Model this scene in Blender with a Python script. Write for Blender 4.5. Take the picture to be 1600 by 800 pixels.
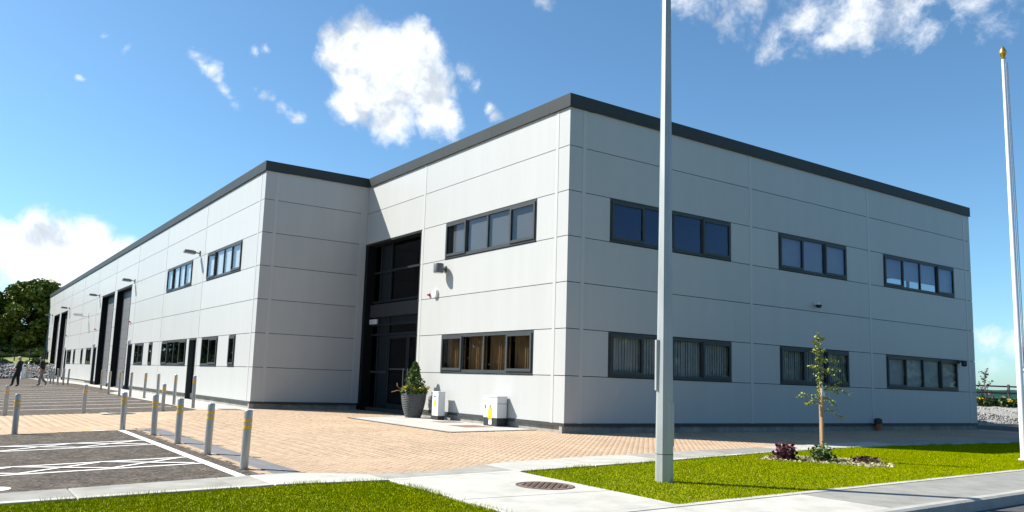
import bpy, bmesh, math, random
import numpy as np
from mathutils import Vector, Matrix
from mathutils.geometry import intersect_point_line
for o in list(bpy.data.objects): bpy.data.objects.remove(o)
SC = bpy.context.scene; COL = SC.collection
rnd = random.Random(7); NR = np.random.default_rng(11)
R = math.radians
# ------------------------------------------------------------------ camera
CAM = Vector((-12.51855, -15.33443, 1.20256))
FW = Vector((0.548994, 0.825278, 0.132373)); RT = Vector((0.829602, -0.557320, 0.033973)); UP = Vector((-0.101811, -0.091166, 0.990618))
FPX, PX, PY = 1264.69, 800 - 36.76, 400 + 25.29
cd = bpy.data.cameras.new('camera'); cam = bpy.data.objects.new('camera', cd); COL.objects.link(cam)
m = Matrix.Identity(4)
for i in range(3): m[i][0], m[i][1], m[i][2], m[i][3] = RT[i], UP[i], -FW[i], CAM[i]
cam.matrix_world = m
cd.sensor_width = 36; cd.lens = 36 * FPX / 1600; cd.shift_x = 36.76 / 1600; cd.shift_y = 25.29 / 1600
cd.clip_start = 0.1; cd.clip_end = 3000
SC.camera = cam
# ------------------------------------------------------------------ light
SUN_AZ, SUN_EL = 134.0, 42.5            # direction towards the sun, counter-clockwise from +X
SUN_STRENGTH, SKY_STRENGTH, EXPOSURE = 5.0, 0.085, 1.03
sd = bpy.data.lights.new('sun', 'SUN'); sun = bpy.data.objects.new('sun', sd); COL.objects.link(sun)
sv = Vector((math.cos(R(SUN_AZ)) * math.cos(R(SUN_EL)), math.sin(R(SUN_AZ)) * math.cos(R(SUN_EL)), math.sin(R(SUN_EL))))
sun.rotation_euler = sv.to_track_quat('Z', 'Y').to_euler()
sun.location = (-30, 40, 60)
sd.energy = SUN_STRENGTH; sd.angle = R(0.55); sd.color = (1.0, 0.945, 0.85)
SC.view_settings.view_transform = 'Standard'; SC.view_settings.look = 'None'
SC.view_settings.exposure = EXPOSURE; SC.view_settings.gamma = 1; SC.view_settings.use_curve_mapping = False

def ray(u, v): return (FW + RT * ((u - PX) / FPX) - UP * ((v - PY) / FPX)).normalized()

world = bpy.data.worlds.new('World'); SC.world = world; world.use_nodes = True
def make_sky():
    nt = world.node_tree; N = nt.nodes; N.clear()
    def new(t, **k):
        n = N.new(t)
        for a, b in k.items(): setattr(n, a, b)
        return n
    lk = nt.links.new
    def setin(n, i, v):
        if hasattr(v, 'is_output'): lk(v, n.inputs[i])
        else: n.inputs[i].default_value = v
    def math_(op, a, b=0.0, clamp=False):
        n = new('ShaderNodeMath', operation=op, use_clamp=clamp); setin(n, 0, a); setin(n, 1, b); return n.outputs[0]
    def vmath(op, a, b=None):
        n = new('ShaderNodeVectorMath', operation=op); setin(n, 0, a)
        if b is not None: setin(n, 1, b)
        return n.outputs['Value'] if op in ('DISTANCE', 'DOT_PRODUCT', 'LENGTH') else n.outputs[0]
    def mrange(v, a, b, c, d, smooth=True):
        n = new('ShaderNodeMapRange', interpolation_type='SMOOTHSTEP' if smooth else 'LINEAR')
        setin(n, 0, v)
        for i, q in enumerate((a, b, c, d)): n.inputs[i + 1].default_value = q
        return n.outputs[0]
    def noise(vec, scale, detail, rough=0.55):
        n = new('ShaderNodeTexNoise'); lk(vec, n.inputs['Vector'])
        n.inputs['Scale'].default_value = scale; n.inputs['Detail'].default_value = detail; n.inputs['Roughness'].default_value = rough
        return n
    sky = new('ShaderNodeTexSky', sky_type='NISHITA'); sky.sun_disc = False
    sky.sun_elevation = R(SUN_EL); sky.sun_rotation = R(90 - SUN_AZ)
    sky.altitude = 20; sky.air_density = 0.85; sky.dust_density = 0.6; sky.ozone_density = 3.0
    tc = new('ShaderNodeTexCoord'); d0 = tc.outputs['Generated']
    n1 = noise(d0, 9.0, 5); off = vmath('SUBTRACT', n1.outputs['Color'], (0.5, 0.5, 0.5))
    sc = new('ShaderNodeVectorMath', operation='SCALE'); lk(off, sc.inputs[0]); sc.inputs['Scale'].default_value = 0.04
    d1 = vmath('ADD', d0, sc.outputs[0])
    # (u, v, radius in photo pixels, peak): the clouds of the photograph as directions in the sky
    puffs = [(530, 70, 32, 1), (568, 72, 40, 1), (602, 94, 44, 1), (656, 86, 38, 1), (560, 108, 36, 1), (562, 158, 38, 1), (614, 130, 54, 1), (662, 130, 46, 1), (676, 168, 40, .9), (606, 178, 40, 1), (700, 184, 30, .8),
             (724, 112, 36, .5), (708, 136, 34, .5), (744, 136, 22, .42), (772, 166, 26, .38), (782, 178, 26, .38),
             (10, 392, 50, 1), (58, 380, 42, 1), (105, 392, 44, 1), (150, 386, 40, 1), (190, 390, 30, .9), (90, 415, 50, 1), (-60, 400, 80, 1),
             (1080, -22, 90, .46), (1170, 0, 100, .52), (1250, 20, 105, .56), (1330, 8, 110, .54), (1410, 6, 105, .48), (1450, 45, 80, .40), (1540, -6, 130, .44), (1290, 60, 70, .40),
             (850, 2, 40, .42), (1545, 528, 48, .5), (1600, 548, 60, .5), (1660, 520, 80, .6), (1560, 585, 60, .42),
             (394, 78, 26, .36), (412, 74, 24, .38), (163, 55, 24, .33), (198, 76, 24, .33), (130, 121, 24, .35), (97, 100, 18, .3)]
    for a, b in (((305, 88), (318, 112)), ((318, 100), (366, 170)), ((398, 138), (462, 187))):
        for k in range(6):
            t = k / 5; puffs.append((a[0] + (b[0] - a[0]) * t, a[1] + (b[1] - a[1]) * t, 32, .37 + .08 * (k % 2)))
    f = None
    for u, v, r, w in puffs:
        c = ray(u, v); rr = r / FPX * (FW.dot(c)) ** 1.2
        dist = vmath('DISTANCE', d1, tuple(c))
        q = mrange(dist, 0, rr * 3.0, w, w - 2.0, False)
        f = q if f is None else math_('MAXIMUM', f, q)
    # the same kind of broken cloud over the rest of the sky, away from the view
    gen = noise(d0, 2.6, 2)
    away = mrange(vmath('DOT_PRODUCT', d0, tuple(ray(800, 330))), 0.55, 0.72, 1, 0)
    genf = math_('MULTIPLY', mrange(gen.outputs[0], 0.56, 0.80, -0.6, 0.9, False), away)
    genf = math_('SUBTRACT', genf, math_('SUBTRACT', 1.0, away))
    f = math_('MAXIMUM', f, genf)
    fine = noise(d1, 20.0, 10, 0.64)
    g = math_('ADD', f, math_('MULTIPLY', math_('SUBTRACT', fine.outputs[0], 0.5), 1.45))
    dens = mrange(g, 0.08, 0.60, 0, 1)
    sep = new('ShaderNodeSeparateXYZ'); lk(d0, sep.inputs[0])
    dens = math_('MULTIPLY', dens, mrange(sep.outputs[2], -0.01, 0.06, 0, 1))
    # grey sides turned away from the sun
    d2 = vmath('ADD', d1, tuple(sv * 0.035)); fine2 = noise(d2, 12.0, 5)
    fine1 = noise(d1, 12.0, 5)
    sh = mrange(math_('SUBTRACT', fine1.outputs[0], fine2.outputs[0]), -0.03, 0.13, 0, 1)
    mixc = new('ShaderNodeMix', data_type='RGBA'); lk(sh, mixc.inputs[0])
    mixc.inputs[6].default_value = (6.6, 6.8, 7.0, 1); mixc.inputs[7].default_value = (4.0, 4.4, 4.9, 1)
    mix = new('ShaderNodeMix', data_type='RGBA'); lk(math_('MULTIPLY', dens, 0.96), mix.inputs[0]); tint = new('ShaderNodeMix', data_type='RGBA', blend_type='MULTIPLY'); tint.inputs[0].default_value = 1; lk(sky.outputs[0], tint.inputs[6]); tint.inputs[7].default_value = (0.74, 1.0, 1.05, 1); lk(tint.outputs[2], mix.inputs[6]); lk(mixc.outputs[2], mix.inputs[7])
    bg = new('ShaderNodeBackground'); lk(mix.outputs[2], bg.inputs[0]); bg.inputs[1].default_value = SKY_STRENGTH
    out = new('ShaderNodeOutputWorld'); lk(bg.outputs[0], out.inputs[0])
make_sky()

# ------------------------------------------------------------------ materials
MATS = {}
def mat(name, col, rough=0.6, metal=0.0, spec=0.5, var=0.0, vscale=3.0, bump=0.0, bscale=40.0, col2=None, objvar=0.0, island=0.0, detail=4, gloss=0.0, streak=None, bdist=0.01):
    if name in MATS: return MATS[name]
    M = bpy.data.materials.new(name); M.use_nodes = True; nt = M.node_tree; N = nt.nodes; lk = nt.links.new
    P = N['Principled BSDF']
    P.inputs['Roughness'].default_value = rough; P.inputs['Metallic'].default_value = metal; P.inputs['Specular IOR Level'].default_value = spec
    P.inputs['Coat Weight'].default_value = gloss
    tc = N.new('ShaderNodeTexCoord'); geo = N.new('ShaderNodeNewGeometry')
    pos = geo.outputs['Position']
    c1 = tuple(col) + (1,)
    if var > 0 or col2:
        n = N.new('ShaderNodeTexNoise'); n.inputs['Scale'].default_value = vscale; n.inputs['Detail'].default_value = detail; n.inputs['Roughness'].default_value = 0.62
        if streak:
            mp = N.new('ShaderNodeMapping'); mp.inputs['Scale'].default_value = streak; lk(pos, mp.inputs[0]); lk(mp.outputs[0], n.inputs['Vector'])
        else: lk(pos, n.inputs['Vector'])
        rmp = N.new('ShaderNodeMapRange'); lk(n.outputs[0], rmp.inputs[0]); rmp.inputs[1].default_value = 0.3; rmp.inputs[2].default_value = 0.7
        mx = N.new('ShaderNodeMix'); mx.data_type = 'RGBA'; lk(rmp.outputs[0], mx.inputs[0])
        if col2: a, b = c1, tuple(col2) + (1,)
        else: a = tuple(x * (1 - var) for x in col) + (1,); b = tuple(min(1, x * (1 + var)) for x in col) + (1,)
        mx.inputs[6].default_value = a; mx.inputs[7].default_value = b
        cout = mx.outputs[2]
    else:
        rgb = N.new('ShaderNodeRGB'); rgb.outputs[0].default_value = c1; cout = rgb.outputs[0]
    for amt, src in ((objvar, 'obj'), (island, 'isl')):
        if amt > 0:
            if src == 'obj': oi = N.new('ShaderNodeObjectInfo'); s = oi.outputs['Random']
            else: s = geo.outputs['Random Per Island']
            mr = N.new('ShaderNodeMapRange'); lk(s, mr.inputs[0]); mr.inputs[3].default_value = 1 - amt; mr.inputs[4].default_value = 1 + amt
            hs = N.new('ShaderNodeHueSaturation'); lk(mr.outputs[0], hs.inputs['Value']); lk(cout, hs.inputs['Color'])
            mh = N.new('ShaderNodeMapRange'); lk(s, mh.inputs[0]); mh.inputs[3].default_value = 0.5 - amt * 0.05; mh.inputs[4].default_value = 0.5 + amt * 0.05; lk(mh.outputs[0], hs.inputs['Hue'])
            cout = hs.outputs[0]
    lk(cout, P.inputs['Base Color'])
    if bump > 0:
        nb = N.new('ShaderNodeTexNoise'); nb.inputs['Scale'].default_value = bscale; nb.inputs['Detail'].default_value = 5; lk(pos, nb.inputs['Vector'])
        b = N.new('ShaderNodeBump'); b.inputs['Strength'].default_value = bump; b.inputs['Distance'].default_value = bdist; lk(nb.outputs[0], b.inputs['Height']); lk(b.outputs[0], P.inputs['Normal'])
    MATS[name] = M; return M

mat('panel', (0.42, 0.431, 0.428), rough=0.40, spec=0.32, var=0.03, vscale=1.0, objvar=0.03, streak=(2.2, 2.2, 0.22), detail=6)
def add_ribs(M):
    nt = M.node_tree; N = nt.nodes; lk = nt.links.new; P = N['Principled BSDF']
    geo = N.new('ShaderNodeNewGeometry'); sep = N.new('ShaderNodeSeparateXYZ'); lk(geo.outputs['Position'], sep.inputs[0])
    w = N.new('ShaderNodeMath'); w.operation = 'MULTIPLY'; lk(sep.outputs[2], w.inputs[0]); w.inputs[1].default_value = 2 * math.pi / 0.05
    s = N.new('ShaderNodeMath'); s.operation = 'SINE'; lk(w.outputs[0], s.inputs[0])
    nz = N.new('ShaderNodeTexNoise'); nz.inputs['Scale'].default_value = 0.9; nz.inputs['Detail'].default_value = 2; lk(geo.outputs['Position'], nz.inputs['Vector'])
    ma = N.new('ShaderNodeMath'); ma.operation = 'MULTIPLY_ADD'; lk(nz.outputs[0], ma.inputs[0]); ma.inputs[1].default_value = 16.0; lk(s.outputs[0], ma.inputs[2])
    b = N.new('ShaderNodeBump'); b.inputs['Strength'].default_value = 0.10; b.inputs['Distance'].default_value = 0.002; lk(ma.outputs[0], b.inputs['Height']); lk(b.outputs[0], P.inputs['Normal'])
add_ribs(MATS['panel'])
mat('batten', (0.44, 0.447, 0.443), rough=0.4, var=0.02, vscale=2)
mat('anthracite', (0.048, 0.056, 0.06), rough=0.45, spec=0.2, var=0.08, vscale=2.5)
mat('fascia', (0.046, 0.053, 0.055), rough=0.5, spec=0.10, var=0.06, vscale=1.5, objvar=0.05)
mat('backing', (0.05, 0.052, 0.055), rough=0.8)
mat('plinth', (0.27, 0.26, 0.235), rough=0.9, var=0.22, vscale=4, bump=0.4, bscale=60, objvar=0.12)
mat('roof', (0.2, 0.2, 0.2), rough=0.8, var=0.1)
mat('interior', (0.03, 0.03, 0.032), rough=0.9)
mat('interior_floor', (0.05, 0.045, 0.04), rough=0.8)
mat('blind', (0.82, 0.79, 0.75), rough=0.8, var=0.04, vscale=6)
mat('blind_mid', (0.40, 0.37, 0.36), rough=0.8, var=0.08, vscale=1.5)
mat('blind_slat', (0.60, 0.585, 0.57), rough=0.8, objvar=0.1)
mat('blind_dark', (0.13, 0.13, 0.135), rough=0.8, var=0.05, vscale=2)
mat('curtain', (0.30, 0.19, 0.085), rough=0.85, var=0.12, vscale=5)
mat('door_leaf', (0.006, 0.007, 0.008), rough=0.5, spec=0.15)
mat('roller', (0.13, 0.13, 0.138), rough=0.45, var=0.04, objvar=0.04)
mat('asphalt', (0.056, 0.047, 0.039), rough=0.95, spec=0.2, col2=(0.12, 0.10, 0.083), vscale=4.5, detail=8, bump=0.9, bscale=70, bdist=0.02)
def speckle(M, scale, lo, hi, base_in='Base Color'):
    nt = M.node_tree; N = nt.nodes; lk = nt.links.new; P = N['Principled BSDF']; src = P.inputs[base_in].links[0].from_socket
    geo = N.new('ShaderNodeNewGeometry'); v = N.new('ShaderNodeTexVoronoi'); v.inputs['Scale'].default_value = scale; lk(geo.outputs['Position'], v.inputs['Vector'])
    sp = N.new('ShaderNodeSeparateColor'); lk(v.outputs['Color'], sp.inputs[0])
    mr = N.new('ShaderNodeMapRange'); lk(sp.outputs[0], mr.inputs[0]); mr.inputs[3].default_value = lo; mr.inputs[4].default_value = hi
    hs = N.new('ShaderNodeHueSaturation'); lk(src, hs.inputs['Color']); lk(mr.outputs[0], hs.inputs['Value']); lk(hs.outputs[0], P.inputs[base_in])
speckle(MATS['asphalt'], 30, 0.45, 1.6)
mat('road', (0.06, 0.06, 0.062), rough=0.9, var=0.2, vscale=6, bump=0.6, bscale=120)
mat('concrete', (0.275, 0.267, 0.24), rough=0.9, var=0.24, vscale=2.6, bump=0.25, bscale=90, objvar=0.06, detail=7)
mat('concrete_pale', (0.395, 0.387, 0.35), rough=0.9, var=0.17, vscale=2.2, bump=0.2, bscale=90, objvar=0.04, detail=7)
mat('concrete_grey', (0.225, 0.222, 0.205), rough=0.9, var=0.2, vscale=3.0, bump=0.3, bscale=110, objvar=0.05, detail=7)
mat('kerb', (0.34, 0.335, 0.31), rough=0.85, var=0.16, vscale=3.0, bump=0.3, bscale=70, objvar=0.06)
mat('bed', (0.25, 0.18, 0.125), rough=0.95, var=0.2, vscale=8)
mat('brick_field', (0.39, 0.278, 0.182), rough=0.9, var=0.13, vscale=0.55, island=0.07, bump=0.2, bscale=160)
mat('brick_single', (0.39, 0.278, 0.182), rough=0.9, var=0.13, vscale=0.55, objvar=0.07, bump=0.2, bscale=160)
mat('brick_grey', (0.155, 0.155, 0.16), rough=0.9, var=0.1, vscale=1.5, island=0.12)
mat('paint_white', (0.74, 0.74, 0.72), rough=0.7, var=0.10, vscale=9, bump=0.2, bscale=120)
mat('paint_yellow', (0.62, 0.45, 0.10), rough=0.7, var=0.12, vscale=9)
mat('soil_grass', (0.20, 0.225, 0.0), rough=0.95, var=0.3, vscale=5)
mat('grass', (0.195, 0.26, 0.0), rough=0.9, spec=0.0, col2=(0.285, 0.30, 0.0), vscale=1.4, island=0.14)
mat('field', (0.10, 0.14, 0.03), rough=0.95, col2=(0.16, 0.17, 0.04), vscale=0.25)
mat('bank_grass', (0.11, 0.16, 0.03), rough=0.95, col2=(0.19, 0.21, 0.05), vscale=1.2, bump=0.6, bscale=6, bdist=0.1)
mat('gravel', (0.27, 0.265, 0.25), rough=0.95, var=0.2, vscale=8, bump=0.8, bscale=25, bdist=0.05)
mat('stone', (0.24, 0.238, 0.23), rough=0.9, island=0.45)
mat('rock', (0.20, 0.20, 0.205), rough=0.9, island=0.4)
mat('bark', (0.12, 0.085, 0.06), rough=0.9, var=0.25, vscale=30)
mat('stake', (0.36, 0.23, 0.13), rough=0.85, var=0.2, vscale=8, streak=(8, 8, 1))
mat('steel', (0.42, 0.41, 0.395), rough=0.34, metal=0.6, var=0.05, vscale=6)
mat('galv', (0.35, 0.375, 0.38), rough=0.5, metal=0.35, var=0.10, vscale=5, detail=8, streak=(1, 1, 0.25))
mat('white_gloss', (0.78, 0.77, 0.79), rough=0.3, gloss=0.3, var=0.02)
mat('gold', (0.72, 0.42, 0.08), rough=0.28, metal=0.9)
mat('tape', (0.72, 0.40, 0.02), rough=0.5)
mat('rope', (0.62, 0.58, 0.58), rough=0.8)
mat('cabinet', (0.60, 0.62, 0.64), rough=0.45, var=0.03, vscale=4)
mat('black_plastic', (0.022, 0.022, 0.024), rough=0.5)
mat('sign_yellow', (0.80, 0.66, 0.01), rough=0.5)
mat('red', (0.42, 0.012, 0.02), rough=0.35)
mat('pot', (0.07, 0.073, 0.073), rough=0.75, var=0.35, vscale=14, streak=(1.2, 1.2, 6), bump=0.5, bscale=50)
mat('lamp_grey', (0.11, 0.115, 0.12), rough=0.4)
mat('lens', (0.6, 0.6, 0.58), rough=0.15)
mat('leaf', (0.10, 0.14, 0.016), rough=0.6, spec=0.2, col2=(0.19, 0.21, 0.03), vscale=0.35, island=0.4)
mat('leaf_pale', (0.22, 0.26, 0.05), rough=0.6, island=0.35)
mat('leaf_topiary', (0.07, 0.12, 0.02), rough=0.6, spec=0.3, island=0.45)
mat('leaf_shrub', (0.06, 0.10, 0.018), rough=0.6, island=0.45)
mat('leaf_purple', (0.10, 0.022, 0.04), rough=0.45, island=0.5)
mat('leaf_plum', (0.06, 0.022, 0.028), rough=0.5, island=0.5)
mat('flower', (0.72, 0.55, 0.02), rough=0.6, island=0.2)
mat('chips', (0.34, 0.30, 0.18), rough=0.9, island=0.4)
mat('rust', (0.20, 0.11, 0.085), rough=0.75, var=0.25, vscale=20)
mat('iron', (0.085, 0.07, 0.06), rough=0.8, var=0.3, vscale=12)
mat('clay', (0.32, 0.10, 0.045), rough=0.7)
mat('fence_dark', (0.05, 0.042, 0.045), rough=0.8)
mat('skin', (0.52, 0.32, 0.24), rough=0.6); mat('cloth_black', (0.012, 0.012, 0.014), rough=0.85); mat('cloth_khaki', (0.24, 0.225, 0.195), rough=0.85)
mat('hair_fair', (0.50, 0.42, 0.30), rough=0.7); mat('hair_dark', (0.02, 0.016, 0.014), rough=0.6); mat('paper', (0.75, 0.75, 0.72), rough=0.7)
mat('tie_rubber', (0.16, 0.18, 0.20), rough=0.6)

def glass_mat(name, tint, refl=1.0, gloss=(0.58, 0.70, 1)):  # default blue puts a deep blue sky reflection into the glass colour
    M = bpy.data.materials.new(name); M.use_nodes = True; nt = M.node_tree; N = nt.nodes; N.clear(); lk = nt.links.new
    tr = N.new('ShaderNodeBsdfTransparent'); tr.inputs[0].default_value = tuple(tint) + (1,)
    gl = N.new('ShaderNodeBsdfGlossy'); gl.inputs['Roughness'].default_value = 0.015; gl.inputs[0].default_value = tuple(gloss) + (1,)
    lw = N.new('ShaderNodeLayerWeight'); lw.inputs[0].default_value = 0.5          # facing = 1 - |cos|
    pw = N.new('ShaderNodeMath'); pw.operation = 'POWER'; lk(lw.outputs['Facing'], pw.inputs[0]); pw.inputs[1].default_value = 5.0
    ma = N.new('ShaderNodeMath'); ma.operation = 'MULTIPLY_ADD'; lk(pw.outputs[0], ma.inputs[0]); ma.inputs[1].default_value = 0.96; ma.inputs[2].default_value = 0.04
    mu = N.new('ShaderNodeMath'); mu.operation = 'MULTIPLY'; mu.use_clamp = True; lk(ma.outputs[0], mu.inputs[0]); mu.inputs[1].default_value = refl
    mx = N.new('ShaderNodeMixShader'); lk(mu.outputs[0], mx.inputs[0]); lk(tr.outputs[0], mx.inputs[1]); lk(gl.outputs[0], mx.inputs[2])
    out = N.new('ShaderNodeOutputMaterial'); lk(mx.outputs[0], out.inputs[0]); MATS[name] = M
glass_mat('glass', (0.80, 0.82, 0.83), 1.0)
glass_mat('glass_plain', (0.80, 0.82, 0.83), 0.8, (0.88, 0.93, 1))
glass_mat('glass_dark', (0.30, 0.28, 0.27), 0.5, (0.9, 0.9, 0.95))

def mesh_mat(col, thin=0.55):   # woven debris netting: partly see-through
    M = bpy.data.materials.new('netting'); M.use_nodes = True; nt = M.node_tree; N = nt.nodes; lk = nt.links.new
    P = N['Principled BSDF']; P.inputs['Base Color'].default_value = tuple(col) + (1,); P.inputs['Roughness'].default_value = 0.8
    P.inputs['Alpha'].default_value = thin; MATS['netting'] = M
mesh_mat((0.015, 0.24, 0.16), 0.93)

# ------------------------------------------------------------------ mesh helpers
class MB:
    def __init__(s): s.v = []; s.f = []
    def add(s, vs, fs):
        b = len(s.v); s.v += [tuple(q) for q in vs]; s.f += [tuple(b + i for i in f) for f in fs]; return s
    def box(s, x0, x1, y0, y1, z0, z1, fn=None):
        p = [(x0, y0, z0), (x1, y0, z0), (x1, y1, z0), (x0, y1, z0), (x0, y0, z1), (x1, y0, z1), (x1, y1, z1), (x0, y1, z1)]
        if fn: p = [fn(*q) for q in p]
        return s.add(p, [(0, 3, 2, 1), (4, 5, 6, 7), (0, 1, 5, 4), (1, 2, 6, 5), (2, 3, 7, 6), (3, 0, 4, 7)])
    def prism(s, poly, z0, z1):
        n = len(poly)
        vs = [(x, y, z0) for x, y in poly] + [(x, y, z1) for x, y in poly]
        return s.add(vs, [tuple(reversed(range(n))), tuple(range(n, 2 * n))] + [(i, (i + 1) % n, n + (i + 1) % n, n + i) for i in range(n)])
    def lathe(s, prof, n=20, c=(0, 0, 0), cap=True, rot=0.0):
        b = []
        for r, z in prof:
            for k in range(n):
                a = rot + 2 * math.pi * k / n; b.append((c[0] + r * math.cos(a), c[1] + r * math.sin(a), c[2] + z))
        fs = []
        for j in range(len(prof) - 1):
            for k in range(n):
                fs.append((j * n + k, j * n + (k + 1) % n, (j + 1) * n + (k + 1) % n, (j + 1) * n + k))
        if cap:
            fs.append(tuple(reversed(range(n)))); L = (len(prof) - 1) * n; fs.append(tuple(range(L, L + n)))
        return s.add(b, fs)
    def tube(s, pts, rad, n=8):
        pts = [Vector(q) for q in pts]; rads = rad if isinstance(rad, (list, tuple)) else [rad] * len(pts)
        vs = []; fs = []; ref = None
        for i, q in enumerate(pts):
            t = (pts[min(i + 1, len(pts) - 1)] - pts[max(i - 1, 0)]).normalized()
            if ref is None: ref = t.orthogonal().normalized()
            a = (ref - t * ref.dot(t)).normalized(); ref = a; b = t.cross(a)
            for k in range(n):
                w = 2 * math.pi * k / n; vs.append(q + (a * math.cos(w) + b * math.sin(w)) * rads[i])
        for i in range(len(pts) - 1):
            for k in range(n): fs.append((i * n + k, i * n + (k + 1) % n, (i + 1) * n + (k + 1) % n, (i + 1) * n + k))
        fs.append(tuple(reversed(range(n)))); L = (len(pts) - 1) * n; fs.append(tuple(range(L, L + n)))
        return s.add(vs, fs)
    def mesh(s, name, m, smooth=False, fix=True):
        me = bpy.data.meshes.new(name); me.from_pydata(s.v, [], s.f)
        if fix:
            bm = bmesh.new(); bm.from_mesh(me); bmesh.ops.recalc_face_normals(bm, faces=bm.faces); bm.to_mesh(me); bm.free()
        me.materials.append(MATS[m])
        if smooth:
            me.polygons.foreach_set('use_smooth', [True] * len(me.polygons))
            try: me.set_sharp_from_angle(angle=R(40))
            except Exception: pass
        return me
    def build(s, name, m, parent=None, smooth=False, loc=None, fix=True):
        return link(name, s.mesh(name, m, smooth, fix), parent, loc)
def link(name, data, parent=None, loc=None, rz=0.0):
    o = bpy.data.objects.new(name, data); COL.objects.link(o)
    if parent: o.parent = parent
    if loc is not None: o.location = loc
    if rz: o.rotation_euler[2] = rz
    return o
def tag(o, label=None, cat=None, group=None, kind=None):
    if label: o['label'] = label
    if cat: o['category'] = cat
    if group: o['group'] = group
    if kind: o['kind'] = kind
    return o
def thing(name, label, cat, loc=(0, 0, 0), rz=0.0, group=None, scale=1.0):
    o = tag(link(name, None, None, loc, rz), label, cat, group); o.scale = (scale,) * 3; return o
def copy_tree(o, parent=None):
    c = o.copy(); COL.objects.link(c); c.parent = parent
    for ch in [x for x in bpy.data.objects if x.parent == o]: copy_tree(ch, c)
    return c
def numpy_mesh(name, V, F, m, parent=None, kind=None, smooth=False):
    """V (n,3), F (k,c) all faces of c corners"""
    me = bpy.data.meshes.new(name); V = np.asarray(V, np.float32); F = np.asarray(F, np.int32); k, c = F.shape
    me.vertices.add(len(V)); me.vertices.foreach_set('co', V.ravel())
    me.loops.add(k * c); me.loops.foreach_set('vertex_index', F.ravel())
    me.polygons.add(k); me.polygons.foreach_set('loop_start', np.arange(k, dtype=np.int32) * c)
    me.update(calc_edges=True); me.validate()
    me.materials.append(MATS[m])
    o = link(name, me, parent)
    if kind: o['kind'] = kind
    return o
def inpoly(x, y, poly):
    c = False; n = len(poly)
    for i in range(n):
        x0, y0 = poly[i]; x1, y1 = poly[(i + 1) % n]
        if (y0 > y) != (y1 > y) and x < (x1 - x0) * (y - y0) / (y1 - y0) + x0: c = not c
    return c
def inpoly_np(X, Y, poly):
    c = np.zeros(X.shape, bool); n = len(poly)
    for i in range(n):
        x0, y0 = poly[i]; x1, y1 = poly[(i + 1) % n]
        if y0 == y1: continue
        c ^= ((y0 > Y) != (y1 > Y)) & (X < (x1 - x0) * (Y - y0) / (y1 - y0) + x0)
    return c
# the car park falls away from the building
def gz(x, y):
    t = min(max((y - 2) / 8, 0), 1); x0 = -9.2 + 3.0 * t
    s = 0.035 + 0.008 * min(max((y - 14) / 16, 0), 1)
    return -s * min(max(0.0, x0 - x), 9.0)
XC = (-40, -25, -20, -18, -16, -14, -12.5, -11.5, -10.5, -9.8, -9.2, -8.6, -8, -7.4, -6.8, -6.2); YC = (-5, 0, 2, 4, 6, 8, 10, 14, 18, 22, 26, 30, 45)
def sheet(name, poly, off, m, parent=None, kind=None, drape=True, zf=None):
    bm = bmesh.new(); vs = [bm.verts.new((x, y, 0)) for x, y in poly]; bm.faces.new(vs)
    if drape:
        for axis, cs in ((0, XC), (1, YC)):
            for c in cs:
                co = (c, 0, 0) if axis == 0 else (0, c, 0); no = (1, 0, 0) if axis == 0 else (0, 1, 0)
                bmesh.ops.bisect_plane(bm, geom=bm.verts[:] + bm.edges[:] + bm.faces[:], plane_co=co, plane_no=no)
    for v in bm.verts: v.co.z = (gz(v.co.x, v.co.y) if drape else 0) + off
    bmesh.ops.triangulate(bm, faces=bm.faces[:])
    for f in bm.faces:
        f.normal_update()
        if f.normal.z < 0: f.normal_flip()
    me = bpy.data.meshes.new(name); bm.to_mesh(me); bm.free(); me.materials.append(MATS[m])
    o = link(name, me, parent)
    if kind: o['kind'] = kind
    return o
def slab(name, poly, top, depth, m, parent, cham=0.006):
    """a cast slab: chamfered prism draped on the ground"""
    n = len(poly); cx = sum(q[0] for q in poly) / n; cy = sum(q[1] for q in poly) / n
    def ins(q):
        d = Vector((cx - q[0], cy - q[1])); L = d.length; return (q[0] + d.x / L * cham * 1.4, q[1] + d.y / L * cham * 1.4)
    vs = [(x, y, gz(x, y) + top - depth) for x, y in poly] + [(x, y, gz(x, y) + top - cham) for x, y in poly] + [(*ins(q), gz(*q) + top) for q in poly]
    fs = []
    for j in (0, 1): fs += [(j * n + i, j * n + (i + 1) % n, (j + 1) * n + (i + 1) % n, (j + 1) * n + i) for i in range(n)]
    fs.append(tuple(range(2 * n, 3 * n)))
    return MB().add(vs, fs).build(name, m, parent)

W, L1, LX, LW = 3.887, 11.679, 19.930, 71.51
YE = L1 + LW; ZR = [0.23 + 1.15 * k for k in range(7)] + [8.16]; ZT = 8.469

# ------------------------------------------------------------------ setting: ground
sheet('ground', [(-700, -700), (900, -700), (900, 900), (-700, 900)], -0.55, 'field', kind='structure', drape=False)
PU = [(-9.15, -5.75), (-8.77, -5.72), (-8.12, -6.05), (-7.54, -6.10), (-6.79, -5.96), (-6.14, -5.62), (-5.47, -5.33), (-4.77, -5.20), (-3.76, -4.96), (-1.74, -4.72), (-0.96, -4.57), (2.15, -4.17), (6.63, -3.65), (11.46, -3.52), (16, -3.62), (24, -4.0)]
PLO = [(-9.65, -6.62), (-8.03, -6.70), (-5.97, -6.40), (-2.93, -5.90), (0.83, -5.20), (4.17, -4.78), (7.0, -4.62), (11.85, -4.75), (16, -4.85), (24, -5.2)]
pave_poly = PU[:-1] + [(20.4, -3.85), (20.4, 0.1), (0.1, 0.1), (0.1, 11.8), (-4.2, 11.8), (-4.2, 10.5), (-5.83, 10.5), (-6.2, 9.95), (-9.15, 9.95)]
strip_poly = [(-30, 2.07), (-9.15, 2.07), (-9.15, 9.95), (-30, 9.95)]
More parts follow.
